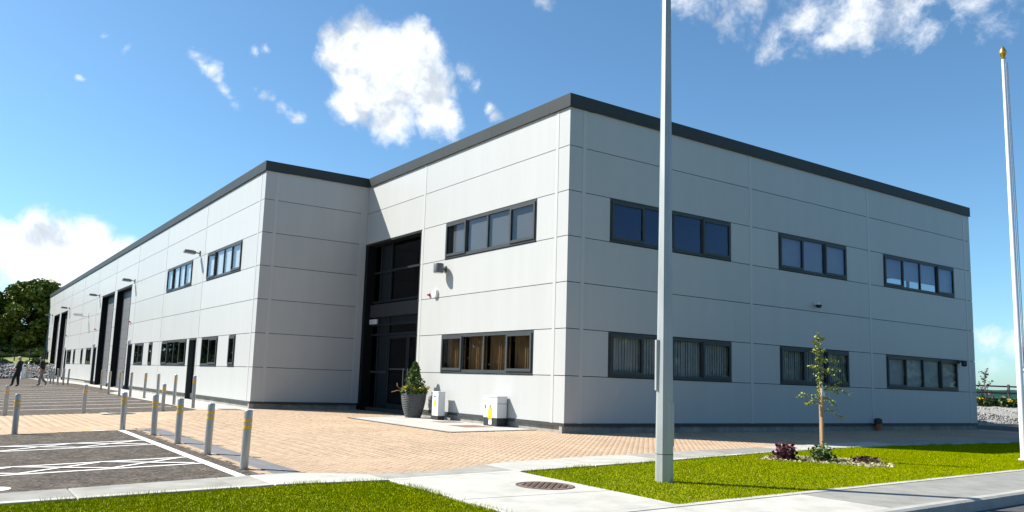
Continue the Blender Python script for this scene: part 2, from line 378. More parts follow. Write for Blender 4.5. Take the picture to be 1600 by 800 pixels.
sheet('car_park', [(-30, -5.72), (-9.16, -5.72), (-9.16, 2.08), (-30, 2.08)], 0.0, 'asphalt', kind='structure')
cp2 = sheet('car_park', [(-45, 9.94), (-3.7, 9.94), (-3.7, YE + 0.5), (-3.0, YE + 0.5), (-3.0, 96), (-45, 96)], -0.004, 'asphalt', kind='structure')
sheet('yard', [(20.3, -5.5), (60, -5.5), (60, 60), (20.3, 60)], -0.01, 'asphalt', kind='structure', drape=False)
paving = sheet('paving', pave_poly, -0.045, 'bed', kind='structure')
crossing = sheet('paved_crossing', strip_poly, -0.045, 'bed', kind='structure')
path = sheet('footpath', [(-30, -5.72), (-9.15, -5.72)] + PU[1:] + list(reversed(PLO)) + [(-12, -6.45), (-30, -6.45)], -0.05, 'bed', kind='structure')
def pave_bricks():
    L, Wd, H = 0.2, 0.1, 0.045; g = 0.0016; c = 0.0018
    cells = []
    # 45 degree herringbone over the forecourt
    ca = math.cos(R(45)); n = 190
    for i in range(-n, n):
        for j in range(-n, n):
            k = (i - j) % 4
            # herringbone tiling on a unit (0.1 m) grid: horizontal blocks start where k==0, vertical ones where k==2... 
            if k == 0: a = (i + 1.0, j + 0.5, 0)
            elif k == 3: a = (i + 0.5, j + 1.0, 1)
            else: continue
            px, py = a[0] * Wd, a[1] * Wd
            x = (px - py) * ca + 3.0; y = (px + py) * ca + 2.0
            cells.append((x, y, R(45) + (math.pi / 2 if a[2] else 0)))
    A = np.array(cells); ok = inpoly_np(A[:, 0], A[:, 1], pave_poly)
    # leave out what the white apron, the grey band and the cut borders cover
    ok &= ~((A[:, 0] < -8.74) & (A[:, 1] < 2.4)); A = A[ok]
    S = []
    for ix in range(int((30 - 9.16) / 0.203)):
        for iy in range(int(7.85 / 0.1015)):
            x = -9.25 - ix * 0.203; y = 2.125 + iy * 0.1015
            if x > -16: S.append((x, y, 0))
    for iy in range(77): S.append((-9.125, -5.70 + iy * 0.1015, 0))
    S = np.array(S)
    def grow(A, name, parent, single):
        hx, hy = L / 2 - g, Wd / 2 - g
        pos = np.array([(x, y, 0) for x, y, a in A]); z = np.array([gz(x, y) for x, y, a in A]) + NR.normal(0, 0.0006, len(A))
        d = pos[:, :2] - np.array(CAM[:2]); dep = d[:, 0] * FW.x + d[:, 1] * FW.y + (0 - CAM.z) * FW.z
        u = PX + FPX * (d[:, 0] * RT.x + d[:, 1] * RT.y - CAM.z * RT.z) / dep; v = PY - FPX * (d[:, 0] * UP.x + d[:, 1] * UP.y - CAM.z * UP.z) / dep
        vis = (u > -5) & (u < 1605) & (v < 805) & (dep > 1)
        score = np.where(vis, dep, 1e6); order = np.argsort(score); one = set(order[:single].tolist())
        base = [(-hx, -hy, -H), (hx, -hy, -H), (hx, hy, -H), (-hx, hy, -H), (-hx, -hy, -c), (hx, -hy, -c), (hx, hy, -c), (-hx, hy, -c), (-hx + c, -hy + c, 0), (hx - c, -hy + c, 0), (hx - c, hy - c, 0), (-hx + c, hy - c, 0)]
        fc = [(0, 1, 5, 4), (1, 2, 6, 5), (2, 3, 7, 6), (3, 0, 4, 7), (4, 5, 9, 8), (5, 6, 10, 9), (6, 7, 11, 10), (7, 4, 8, 11), (8, 9, 10, 11)]
        if single:
            me = MB().add(base, fc).mesh('brick', 'brick_single', fix=False)
            for i in one:
                o = link('brick', me, parent, (A[i][0], A[i][1], z[i]), A[i][2]); o.rotation_euler[0] = NR.normal(0, .006); o.rotation_euler[1] = NR.normal(0, .004)
        rest = np.array([i for i in range(len(A)) if i not in one])
        B = np.array(base); a = A[rest, 2]; co, si = np.cos(a), np.sin(a)
        V = np.empty((len(rest), 12, 3)); V[:, :, 0] = A[rest, 0][:, None] + B[:, 0] * co[:, None] - B[:, 1] * si[:, None]
        V[:, :, 1] = A[rest, 1][:, None] + B[:, 0] * si[:, None] + B[:, 1] * co[:, None]
        tilt = NR.normal(0, .007, (len(rest), 2))
        V[:, :, 2] = z[rest][:, None] + B[:, 2] + tilt[:, :1] * B[:, 0] + tilt[:, 1:] * B[:, 1]
        F = np.array(fc)[None] + 12 * np.arange(len(rest))[:, None, None]
        o = numpy_mesh('brick_field', V.reshape(-1, 3), F.reshape(-1, 4), 'brick_field', parent, 'stuff')
    grow(A, 'brick', paving, 300); grow(S, 'brick', crossing, 300)
    # grey border course
    V = MB()
    G = []
    for k in range(int(8.1 / 0.1015)):
        for j in range(2): 
            y = -5.72 + k * 0.1015
            G.append((-8.98 + j * 0.0 if j == 0 else -8.80, y))
    me = MB().add([(-.088, -.047, -.03), (.088, -.047, -.03), (.088, .047, -.03), (-.088, .047, -.03), (-.088, -.047, .006), (.088, -.047, .006), (.088, .047, .006), (-.088, .047, .006), (-.083, -.042, .010), (.083, -.042, .010), (.083, .042, .010), (-.083, .042, .010)],
                  [(0, 1, 5, 4), (1, 2, 6, 5), (2, 3, 7, 6), (3, 0, 4, 7), (4, 5, 9, 8), (5, 6, 10, 9), (6, 7, 11, 10), (7, 4, 8, 11), (8, 9, 10, 11)]).mesh('border_brick', 'brick_grey_single' if 'brick_grey_single' in MATS else 'brick_grey', fix=False)
    for x, y in G: link('border_brick', me, paving, (x, y, gz(x, y)))
pave_bricks()

# footpath bays
def lerp_poly(P, x):
    for a, b in zip(P, P[1:]):
        if a[0] <= x <= b[0]: return a[1] + (b[1] - a[1]) * (x - a[0]) / (b[0] - a[0])
    return P[0][1] if x < P[0][0] else P[-1][1]
PUF = [(-30, -5.72), (-9.2, -5.74)] + PU[1:]; PLF = [(-30, -6.45), (-12, -6.45)] + PLO
cuts = [-22, -18.5, -15.4, -12.9, -11.3, -9.78, -9.40, -8.05, -5.95, -4.4, -2.6, -0.4, 1.9, 4.3, 6.8, 9.6, 12.6, 16, 20, 24]
mats_bay = ['concrete', 'concrete_pale', 'concrete', 'concrete_grey', 'concrete', 'concrete', 'concrete_pale', 'concrete', 'concrete_pale', 'concrete_pale', 'concrete', 'concrete_grey', 'concrete_pale', 'concrete_pale', 'concrete', 'concrete', 'concrete_grey', 'concrete', 'concrete']
for i, (a, b) in enumerate(zip(cuts, cuts[1:])):
    a += 0.006; b -= 0.006
    xs = [a] + [x for x, _ in PUF if a < x < b] + [b]; xl = [a] + [x for x, _ in PLF if a < x < b] + [b]
    poly = [(x, lerp_poly(PLF, x) + 0.13) for x in xl] + [(x, lerp_poly(PUF, x) - 0.0) for x in reversed(xs)]
    slab('slab', poly, 0.014, 0.06, mats_bay[i], path)
    # pale edging kerb along the lawn side
    if not (-8.05 < (a + b) / 2 < -5.95):
        pe = [(x, lerp_poly(PLF, x)) for x in xl] + [(x, lerp_poly(PLF, x) + 0.118) for x in reversed(xl)]
        slab('edging', pe, 0.018, 0.12, 'concrete_pale', path)
    else:
        slab('slab', [(x, lerp_poly(PLF, x) - .02) for x in xl] + [(x, lerp_poly(PLF, x) + 0.122) for x in reversed(xl)], 0.014, 0.06, 'concrete_pale', path)
# the walk out to the street and the pavement along the road
RS = 0.0722
def fy(x): return -9.37 + RS * (x + 6.12)           # lawn edge of the street pavement
def ky(x): return -10.46 + RS * (x + 4.46)          # inner edge of the kerb
walk = sheet('walkway', [(-8.1, -6.75), (-8.15, fy(-8.15)), (-6.1, fy(-6.1)), (-5.95, -6.42)], -0.05, 'bed', kind='structure')
yy = [-6.70, -7.08, -8.55, -9.47]
slab('slab', [(-8.05, -6.725), (-8.06, -8.3), (-6.06, -8.3), (-5.99, -6.43)], 0.014, 0.06, 'concrete_pale', walk)
slab('slab', [(-8.06, -8.312), (-8.12, fy(-8.12) + .008), (-6.12, fy(-6.12) + .008), (-6.06, -8.312)], 0.014, 0.06, 'concrete_pale', walk)
pavement = sheet('pavement', [(-30, fy(-30)), (30, fy(30)), (30, ky(30)), (-30, ky(-30))], -0.05, 'bed', kind='structure', drape=False)
pc = [-14, -11.4, -8.9, -6.3, -4.05, -1.2, 1.7, 4.6, 7.5, 10.4, 13.4]
pm = ['concrete', 'concrete_pale', 'concrete_pale', 'concrete_pale', 'concrete_grey', 'concrete_grey', 'concrete_grey', 'concrete', 'concrete_grey', 'concrete']
for (a, b), mm in zip(zip(pc, pc[1:]), pm):
    a += .006; b -= .006
    p = [(a, ky(a) + .006), (b, ky(b) + .006), (b, fy(b) - .12), (a, fy(a) - .12)]
    n = len(p)
    MB().add([(x, y, -.06) for x, y in p] + [(x, y, .010) for x, y in p], [(0, 1, 5, 4), (1, 2, 6, 5), (2, 3, 7, 6), (3, 0, 4, 7), (4, 5, 6, 7)]).build('slab', mm, pavement)
    p = [(a, fy(a) - .112), (b, fy(b) - .112), (b, fy(b)), (a, fy(a))]
    MB().add([(x, y, -.06) for x, y in p] + [(x, y, .016) for x, y in p], [(0, 1, 5, 4), (1, 2, 6, 5), (2, 3, 7, 6), (3, 0, 4, 7), (4, 5, 6, 7)]).build('edging', 'concrete_pale', pavement)
kerb = tag(link('kerb', None), 'pale concrete kerb between the street pavement and the road', 'kerb')
prof = [(0.0, -0.25), (0.0, 0.008), (-.006, 0.014), (-.10, 0.014), (-.135, -0.006), (-.155, -0.12), (-.155, -0.25)]
ang = math.atan(RS)
for k in range(-14, 40):
    x0 = -4.46 + k * 0.915; vs = []
    for xx in (x0 + .004, x0 + .911):
        for dy, z in prof: vs.append((xx - math.sin(ang) * dy, ky(xx) + dy - .001, z))
    n = len(prof)
    MB().add(vs, [(i, (i + 1) % n, n + (i + 1) % n, n + i) for i in range(n)] + [tuple(range(n)), tuple(range(n, 2 * n))]).build('kerbstone', 'kerb', kerb)
sheet('road', [(-40, ky(-40) - .12), (60, ky(60) - .12), (60, -40), (-40, -40)], -0.12, 'road', kind='structure', drape=False)

# lawns
lawnL = [(-30, -6.46), (-12, -6.46), (-9.65, -6.63), (-8.06, -6.71), (-8.13, fy(-8.13)), (-30, fy(-30))]
lawnR = [(-5.97, -6.42)] + PLO[3:-1] + [(20, -5.02), (20, fy(20)), (-6.12, fy(-6.12))]
sheet('lawn', lawnL, -0.004, 'soil_grass', kind='structure'); sheet('lawn', lawnR, -0.004, 'soil_grass', kind='structure')
BED = [(-0.55, -5.95), (0.1, -5.75), (0.9, -5.9), (1.35, -6.4), (1.35, -6.95), (1.15, -7.5), (0.7, -7.75), (0.35, -7.55), (0.1, -7.0), (-0.3, -6.45)]
def grass(name, poly, bb, dens, label, hmax=0.018, excl=None):
    x0, x1, y0, y1 = bb; n = int((x1 - x0) * (y1 - y0) * dens)
    X = NR.uniform(x0, x1, n); Y = NR.uniform(y0, y1, n); ok = inpoly_np(X, Y, poly)
    if excl is not None: ok &= ~(inpoly_np(X, Y, excl) & (NR.random(n) < 0.62))
    X, Y = X[ok], Y[ok]; n = len(X)
    # edge tufts creep a few cm over the slabs
    X = X + NR.normal(0, .018, n); Y = Y + NR.normal(0, .018, n)
    Z = np.array([gz(a, b) for a, b in zip(X, Y)])
    patch = 0.5 + 0.5 * np.sin(X * 2.3 + 1.7 * np.sin(Y * 1.9)) * np.sin(Y * 3.1 + X)
    h = hmax * NR.uniform(.45, 1.0, n) * (0.9 + 0.2 * patch); h *= np.where(NR.random(n) < .012, 1.7, 1)
    a = NR.uniform(0, 2 * np.pi, n); w = NR.uniform(.003, .0055, n); ln = NR.normal(0, .38, (n, 2)) * h[:, None]
    V = np.empty((n, 3, 3)); V[:, 0] = np.stack([X - np.cos(a) * w, Y - np.sin(a) * w, Z - .004], 1); V[:, 1] = np.stack([X + np.cos(a) * w, Y + np.sin(a) * w, Z - .004], 1)
    V[:, 2] = np.stack([X + ln[:, 0], Y + ln[:, 1], Z + h], 1)
    o = numpy_mesh(name, V.reshape(-1, 3), np.arange(n * 3).reshape(-1, 3), 'grass', None, 'stuff')
    tag(o, label, 'grass')
grass('lawn_grass', lawnL, (-12.6, -8.0, -9.6, -6.4), 9000, 'short mown green grass left of the pale concrete walkway')
grass('lawn_grass', lawnR, (-6.2, 20, -9.5, -4.5), 5200, 'short mown green grass around the lamp post and the sapling', excl=BED)

def turf_edge(name, line, label, n_per_m=260):
    V = []; F = []
    for (x0, y0), (x1, y1) in zip(line, line[1:]):
        L_ = math.hypot(x1 - x0, y1 - y0)
        for k in range(int(L_ * n_per_m)):
            t_ = rnd.random(); x = x0 + (x1 - x0) * t_; y = y0 + (y1 - y0) * t_
            if math.sin(x * 3.1 + y * 2.3) + math.sin(x * 7.7 - y * 5.1) + rnd.uniform(-1.2, 1.2) < 0.1: continue
            h = rnd.uniform(.02, .055); a = rnd.uniform(0, 6.28); w = .0035; x += rnd.gauss(0, .022); y += rnd.gauss(0, .022); z = gz(x, y) - .005; b = len(V)
            V += [(x - w * math.cos(a), y - w * math.sin(a), z), (x + w * math.cos(a), y + w * math.sin(a), z), (x + rnd.gauss(0, .022), y + rnd.gauss(0, .022), z + h + .015)]; F.append((b, b + 1, b + 2))
    tag(numpy_mesh(name, V, F, 'grass', None, 'stuff'), label, 'grass')
turf_edge('grass_fringe', [(-12.6, -6.46), (-12, -6.46), (-9.65, -6.63), (-8.06, -6.71), (-8.1, -9.3)], 'longer untrimmed grass fringe on the lawn left of the walkway')
turf_edge('grass_fringe', [(16, -4.87), (11.85, -4.77), (7.0, -4.64), (4.17, -4.80), (.83, -5.22), (-2.93, -5.92), (-5.97, -6.42), (-6.12, fy(-6.12)), (14, fy(14))], 'longer untrimmed grass fringe round the lawn with the lamp post')

# car park paint, each marking a thin sheet following the fall
def stroke(name, a, b, w, m='paint_white', off=0.004, parent=None, seg=8):
    a, b = Vector(a), Vector(b); d = (b - a).normalized(); nrm = Vector((-d.y, d.x)) * w / 2; vs = []
    for k in range(seg + 1):
        q = a + (b - a) * k / seg
        for s_ in (1, -1):
            x, y = q.x + nrm.x * s_, q.y + nrm.y * s_; vs.append((x, y, gz(x, y) + off))
    return MB().add(vs, [(2 * k, 2 * k + 1, 2 * k + 3, 2 * k + 2) for k in range(seg)]).build(name, m, parent, fix=False)
mk = tag(link('bay_marking', None), 'white hatched accessible bay markings with long edge line beside the bollards', 'road marking')
stroke('edge_line', (-9.475, 2.03), (-9.475, -5.72), 0.12, parent=mk)
for y0, y1 in ((-0.40, -1.22), (-3.34, -4.17)):
    stroke('bay_line', (-9.535, y0), (-15.5, y0), 0.075, parent=mk, seg=16); stroke('bay_line', (-9.535, y1), (-15.5, y1), 0.075, parent=mk, seg=16)
    step = 1.02; x = -9.62; k = 0
    while x > -15:
        stroke('hatch_line', (x, y0 - .04), (x - step, y1 + .04), 0.07, off=0.0075, parent=mk, seg=6); stroke('hatch_line', (x, y1 + .04), (x - step, y0 - .04), 0.07, off=0.011, parent=mk, seg=6); x -= step
ds = []
for k in range(24): ds.append((-12.02 + .24 * math.cos(k * math.pi / 12), -5.33 + .2 * math.sin(k * math.pi / 12)))
sheet('symbol_dot', ds, 0.004, 'paint_white', mk)
ky2 = tag(link('kerb_marking', None), 'short yellow and white painted edge of the brick crossing', 'road marking')
stroke('yellow_line', (-10.62, 2.10), (-9.98, 2.10), 0.11, 'paint_yellow', 0.008, ky2); stroke('white_line', (-9.97, 2.10), (-9.72, 2.10), 0.11, 'paint_white', 0.008, ky2)
bl = tag(link('bay_marking', None), 'row of white parking bay lines beside the long warehouse wing', 'road marking')
for k in range(13):
    y = 12.65 + 2.5 * k if k < 8 else 12.65 + 2.5 * k + 1.5
    stroke('bay_line', (-6.15, y), (-11.2, y), 0.10, parent=bl, off=0.003)
# pale concrete apron along the wing
apron = sheet('apron', [(-3.95, 10.48), (-5.86, 10.48), (-5.9, 26.5), (-4.75, 30), (-4.75, 47), (-5.3, 52), (-5.9, 62), (-6.3, 67), (-3.7, 67), (-3.7, 11.72), (-3.95, 11.72)], 0.006, 'concrete_pale', kind='structure')
for y in np.arange(14.2, 66, 3.6): stroke('joint', (-3.9, y), (-4.72 if y > 28 else -5.85, y), 0.02, 'iron', 0.0095, apron, 2)
# white concrete pad with its service covers, by the entrance
pad = tag(sheet('service_pad', [(-2.62, 6.40), (-2.72, .72), (.02, 1.28), (.02, 7.3), (-.45, 7.3)], 0.012, 'concrete_pale', drape=False), kind='structure')
for a, b in (((-2.70, 6.46), (-2.80, .64)), ((-2.80, .64), (.05, 1.20)), ((-2.70, 6.46), (-.45, 7.37))): stroke('edging_course', a, b, 0.13, 'brick_grey', 0.0145, pad, 2)
def cover(cx, cy, lx, ly, name, label):
    t = thing(name, label, 'service cover', (cx, cy, 0.012))
    MB().box(-lx / 2, lx / 2, -ly / 2, ly / 2, -.02, .004).build('frame', 'iron', t)
    for i in range(2): MB().box(-lx / 2 + .03 + i * (lx / 2 - .02), -.012 + i * (lx / 2 - .018), -ly / 2 + .03, ly / 2 - .03, -.01, .008).build('plate', 'rust', t)
cover(-.62, 4.34, .75, .55, 'service_cover', 'small rusty double cover beside the slim meter cabinet'); cover(-1.02, 2.55, .85, .8, 'service_cover', 'larger rusty double cover beside the wide grey cabinet')
def manhole(cx, cy, r, label, ring=False):
    z = gz(cx, cy); t = thing('manhole_cover', label, 'manhole cover', (cx, cy, z + .014))
    MB().lathe([(r, -.04), (r, .006), (r - .02, .008), (r - .03, .001)], 40).build('rim', 'iron', t)
    MB().lathe([(r - .03, -.03), (r - .03, .003)], 40).build('plate', 'rust', t)
    tb = MB(); s = r / 7.0
    for i in range(-7, 8):
        for j in range(-7, 8):
            x, y = i * s, j * s
            if math.hypot(x, y) < r - .06: 
                a = (i + j) % 2
                tb.box(x - (.35 if a else .12) * s, x + (.35 if a else .12) * s, y - (.12 if a else .35) * s, y + (.12 if a else .35) * s, .002, .009)
    tag(tb.build('tread', 'iron', t), kind='stuff')
    if ring:
        vs = []; n = 48
        for k in range(n):
            a = 2 * math.pi * k / n
            for rr in (r + .02, r + .2): vs.append((rr * math.cos(a), rr * math.sin(a), .002))
        MB().add(vs, [(2 * k, 2 * k + 1, (2 * k + 3) % (2 * n), (2 * k + 2) % (2 * n)) for k in range(n)]).build('surround', 'concrete_pale', t)
manhole(-6.57, -7.73, .345, 'round rusty chequered manhole cover in the pale concrete walkway')
manhole(-8.25, 9.1, .36, 'round dark manhole cover in a pale ring on the brick crossing', True)
t = thing('drain_grate', 'small rusty drain grate in the apron at the warehouse corner', 'drain', (-4.75, 10.95, .008))
MB().box(-.32, .32, -.3, .3, -.02, .004).build('frame', 'rust', t)
for i in range(7): MB().box(-.28 + i * .083, -.235 + i * .083, -.26, .26, .003, .010).build('bar', 'iron', t)

# ------------------------------------------------------------------ the building
BLD = thing('industrial_building', 'long silver panelled industrial building with dark windows and a two-storey office corner', 'building')
def fx(X): return lambda s, d, z: (X + d, s, z)      # a face looking along -X: s runs along Y
def fyf(Y): return lambda s, d, z: (s, Y + d, z)     # a face looking along -Y: s runs along X
JG = 0.009
inner = MB()
def split(a, b, ops):
    segs = [(a, b)]
    for o0, o1 in ops:
        ns = []
        for p, q in segs:
            if o1 <= p or o0 >= q: ns.append((p, q)); continue
            if o0 > p: ns.append((p, o0))
            if o1 < q: ns.append((o1, q))
        segs = ns
    return [(p, q) for p, q in segs if q - p > 0.02]
def wall(fn, stops, openings):
    """stops: bay limits along the face; openings: (s0, s1, first row, last row)"""
    for r in range(7):
        ops = [(o[0], o[1]) for o in openings if o[2] <= r <= o[3]]
        for a, b in zip(stops, stops[1:]):
            for p, q in split(a, b, ops):
                MB().box(p + .004, q - .004, 0, .028, ZR[r] + JG, ZR[r + 1] - JG + (0.03 if r == 6 else 0), fn).build('panel', 'panel', BLD)
                inner.box(p, q, .03, .16, ZR[r], ZR[r + 1] + (.1 if r == 6 else 0), fn)
def battens(fn, ss, openings, w=.055, top=8.16):
    for s in ss:
        z = [(0.23, top)]
        for o in openings:
            if o[0] - .02 < s < o[1] + .02: z = split(z[0][0], z[-1][1], [(ZR[o[2]] if o[2] else 0.0, ZR[o[3] + 1])])
        for a, b in z: MB().box(s - w, s + w, -.007, .001, a, b, fn).build('joint_strip', 'batten', BLD)
def corner(cx, cy, sx, sy, a, b):
    """preformed corner panels: arms a along x and b along y"""
    for r in range(7):
        z0, z1 = ZR[r] + JG, ZR[r + 1] - JG + (0.03 if r == 6 else 0)
        P = [(0, b), (0, 0), (a, 0), (a, .028), (.028, .028), (.028, b)]
        MB().prism([(cx + x * sx, cy + y * sy) for x, y in P], z0, z1).build('corner_panel', 'panel', BLD)
        inner.prism([(cx + x * sx, cy + y * sy) for x, y in [(.03, b), (.03, .03), (a, .03), (a, .16), (.16, .16), (.16, b)]], ZR[r], ZR[r + 1] + (.1 if r == 6 else 0))
opR = [(1.385, 6.06, 1, 1), (8.24, 11.76, 1, 1), (13.925, 18.60, 1, 1), (1.385, 6.06, 4, 4), (8.24, 11.76, 4, 4), (13.925, 18.60, 4, 4)]
wall(fyf(0), [.49, 6.95, 13.06, 19.49], opR); battens(fyf(0), [.49, 6.95, 13.06, 19.49], [])
opL = [(1.295, 5.915, 1, 1), (1.295, 5.915, 4, 4), (7.47, L1, 0, 4)]
wall(fx(0), [.49, 7.36, L1], opL); battens(fx(0), [.49, 7.36], [])
corner(0, 0, 1, 1, .49, .49); corner(LX, 0, -1, 1, LX - 19.49, .49)
# wing
wst = [L1 + .45] + [12.12 + 7.0 * k + (-.07 if k == 1 else 0) for k in range(1, 10)] + [YE]
ROLL = [(34.5, 39.2), (40.1, 44.9), (63.2, 67.8), (69.0, 73.4)]
DOOR = [(19.2, 20.42), (32.88, 34.15), (45.45, 46.85), (61.4, 62.65), (75.3, 76.6)]
WIN2 = [(16.05, 18.38, 2), (20.83, 25.49, 4), (29.82, 32.15, 2), (47.75, 50.1, 2), (58.4, 60.9, 2), (77.3, 79.1, 2)]
NARR = [(13.8, 14.58), (27.62, 28.4), (51.7, 52.6), (55.9, 56.8)]
WINU = [(13.82, 18.42, 4), (20.84, 25.54, 4)]
opW = [(a, b, 0, 4) for a, b in ROLL] + [(a, b, 0, 1) for a, b in DOOR] + [(w[0], w[1], 1, 1) for w in WIN2] + [(a, b, 1, 1) for a, b in NARR] + [(w[0], w[1], 4, 4) for w in WINU]
wall(fx(-W), wst, opW); battens(fx(-W), wst[:-1], opW, .05)
wall(fyf(L1), [-W + .42, -.001], []); battens(fyf(L1), [-W + .42], []); MB().box(-.26, -.004, -.02, .0, .23, 8.16, fyf(L1)).build('corner_trim', 'batten', BLD)
corner(-W, L1, 1, 1, .42, .45)
# plain far and hidden sides
for a in (((LX - .16, LX, .49, 26, ),), ((-W, 0.16, YE - .16, YE),)):
    for x0, x1, y0, y1 in a: inner.box(x0, x1, y0, y1, 0, 8.2) if x0 < 0 else None
EASTW = (0.9, 7.2)
inner.box(LX - .16, LX, .49, EASTW[0], 0, 8.26); inner.box(LX - .16, LX, EASTW[1], 26, 0, 8.26); inner.box(LX - .16, LX, EASTW[0], EASTW[1], 0, 4.83); inner.box(LX - .16, LX, EASTW[0], EASTW[1], 5.98, 8.26)
inner.box(.2, LX, 26, 26.16, 0, 8.26); inner.box(16, 16.16, 26.16, YE, 0, 8.26); inner.box(-W + .16, 16, YE - .16, YE, 0, 8.26)
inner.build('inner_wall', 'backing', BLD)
MB().box(.16, LX - .16, .16, 26, 8.10, 8.2).box(-W + .16, .16, L1 + .16, YE - .16, 8.10, 8.2).box(.16, 16, 26.16, YE - .16, 8.10, 8.2).build('roof', 'roof', BLD)
# fascia: folded flashing in lengths, mitred corner pieces
def fasc(fn, a, b, n):
    for i in range(n):
        p = a + (b - a) * i / n; q = a + (b - a) * (i + 1) / n
        mb = MB(); mb.box(p + .003, q - .003, -.045, .0, 8.135, ZT, fn); mb.box(p + .003, q - .003, .0, .36, ZT - .05, ZT, fn); mb.box(p + .003, q - .003, -.058, -.045, 8.125, 8.16, fn)
        o = mb.build('fascia', 'fascia', BLD)
        rv = MB()
        for k in range(4): rv.box(p + (q - p) * (k + .5) / 4 - .012, p + (q - p) * (k + .5) / 4 + .012, -.064, -.058, 8.132, 8.154, fn)
        tag(rv.build('rivets', 'black_plastic', o), kind='stuff')
def fcorner(cx, cy, sx, sy, a, b):
    e = .045
    P = [(-e, b), (-e, -e), (a, -e), (a, .36), (.36, .36), (.36, b)]
    o = MB().prism([(cx + x * sx, cy + y * sy) for x, y in P], 8.135, ZT).build('fascia', 'fascia', BLD)
    e = .058; P = [(-e, b), (-e, -e), (a, -e), (a, .0), (.0, .0), (.0, b)]
    MB().prism([(cx + x * sx, cy + y * sy) for x, y in P], 8.122, 8.134).build('drip_edge', 'fascia', o)
fcorner(0, 0, 1, 1, .8, .8); fcorner(LX, 0, -1, 1, .8, .8); fcorner(-W, L1, 1, 1, .8, .8)
fasc(fyf(0), .8, LX - .8, 6); fasc(fx(0), .8, L1 - .05, 4); fasc(fx(-W), L1 + .8, YE, 24); fasc(fyf(L1), -W + .8, .30, 1)
# drip flashing and block plinth
def base(fn, a, b, ops):
    for p, q in split(a, b, ops):
        n = max(1, round((q - p) / 6)); 
        for i in range(n):
            s0 = p + (q - p) * i / n; s1 = p + (q - p) * (i + 1) / n
            MB().box(s0 + .002, s1 - .002, -.022, .05, .165, .232, fn).build('drip_flashing', 'anthracite', BLD)
        s = p
        while s < q - .05:
            e = min(s + .45, q); MB().box(s + .003, e - .003, .05, .16, -.06, .164, fn).build('plinth_block', 'plinth', BLD); s += .45
base(fyf(0), -.02, LX, []); base(fx(0), .05, 7.45, []); base(fx(-W), L1 + .02, 50, [(a, b) for a, b in ROLL + DOOR]); base(fyf(L1), -W - .02, -.02, [])
MB().box(50, YE, .05, .16, -.06, .164, fx(-W)).build('plinth_wall', 'plinth', BLD); 
# insides: slabs and partitions keep the rooms dark
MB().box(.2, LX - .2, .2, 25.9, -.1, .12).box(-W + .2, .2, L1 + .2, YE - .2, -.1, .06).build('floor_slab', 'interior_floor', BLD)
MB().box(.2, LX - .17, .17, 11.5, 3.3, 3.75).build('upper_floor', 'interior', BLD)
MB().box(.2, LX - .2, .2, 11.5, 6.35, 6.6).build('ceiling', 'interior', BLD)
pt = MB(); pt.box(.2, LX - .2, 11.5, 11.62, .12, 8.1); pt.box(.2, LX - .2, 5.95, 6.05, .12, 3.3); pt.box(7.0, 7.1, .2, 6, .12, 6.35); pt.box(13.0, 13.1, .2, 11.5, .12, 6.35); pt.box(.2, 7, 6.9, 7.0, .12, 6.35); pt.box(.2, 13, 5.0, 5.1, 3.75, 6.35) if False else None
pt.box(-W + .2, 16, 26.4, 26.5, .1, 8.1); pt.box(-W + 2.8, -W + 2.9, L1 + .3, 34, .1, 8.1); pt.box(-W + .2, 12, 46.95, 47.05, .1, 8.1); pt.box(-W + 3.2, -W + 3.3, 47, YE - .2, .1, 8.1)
pt.build('partition', 'interior', BLD)

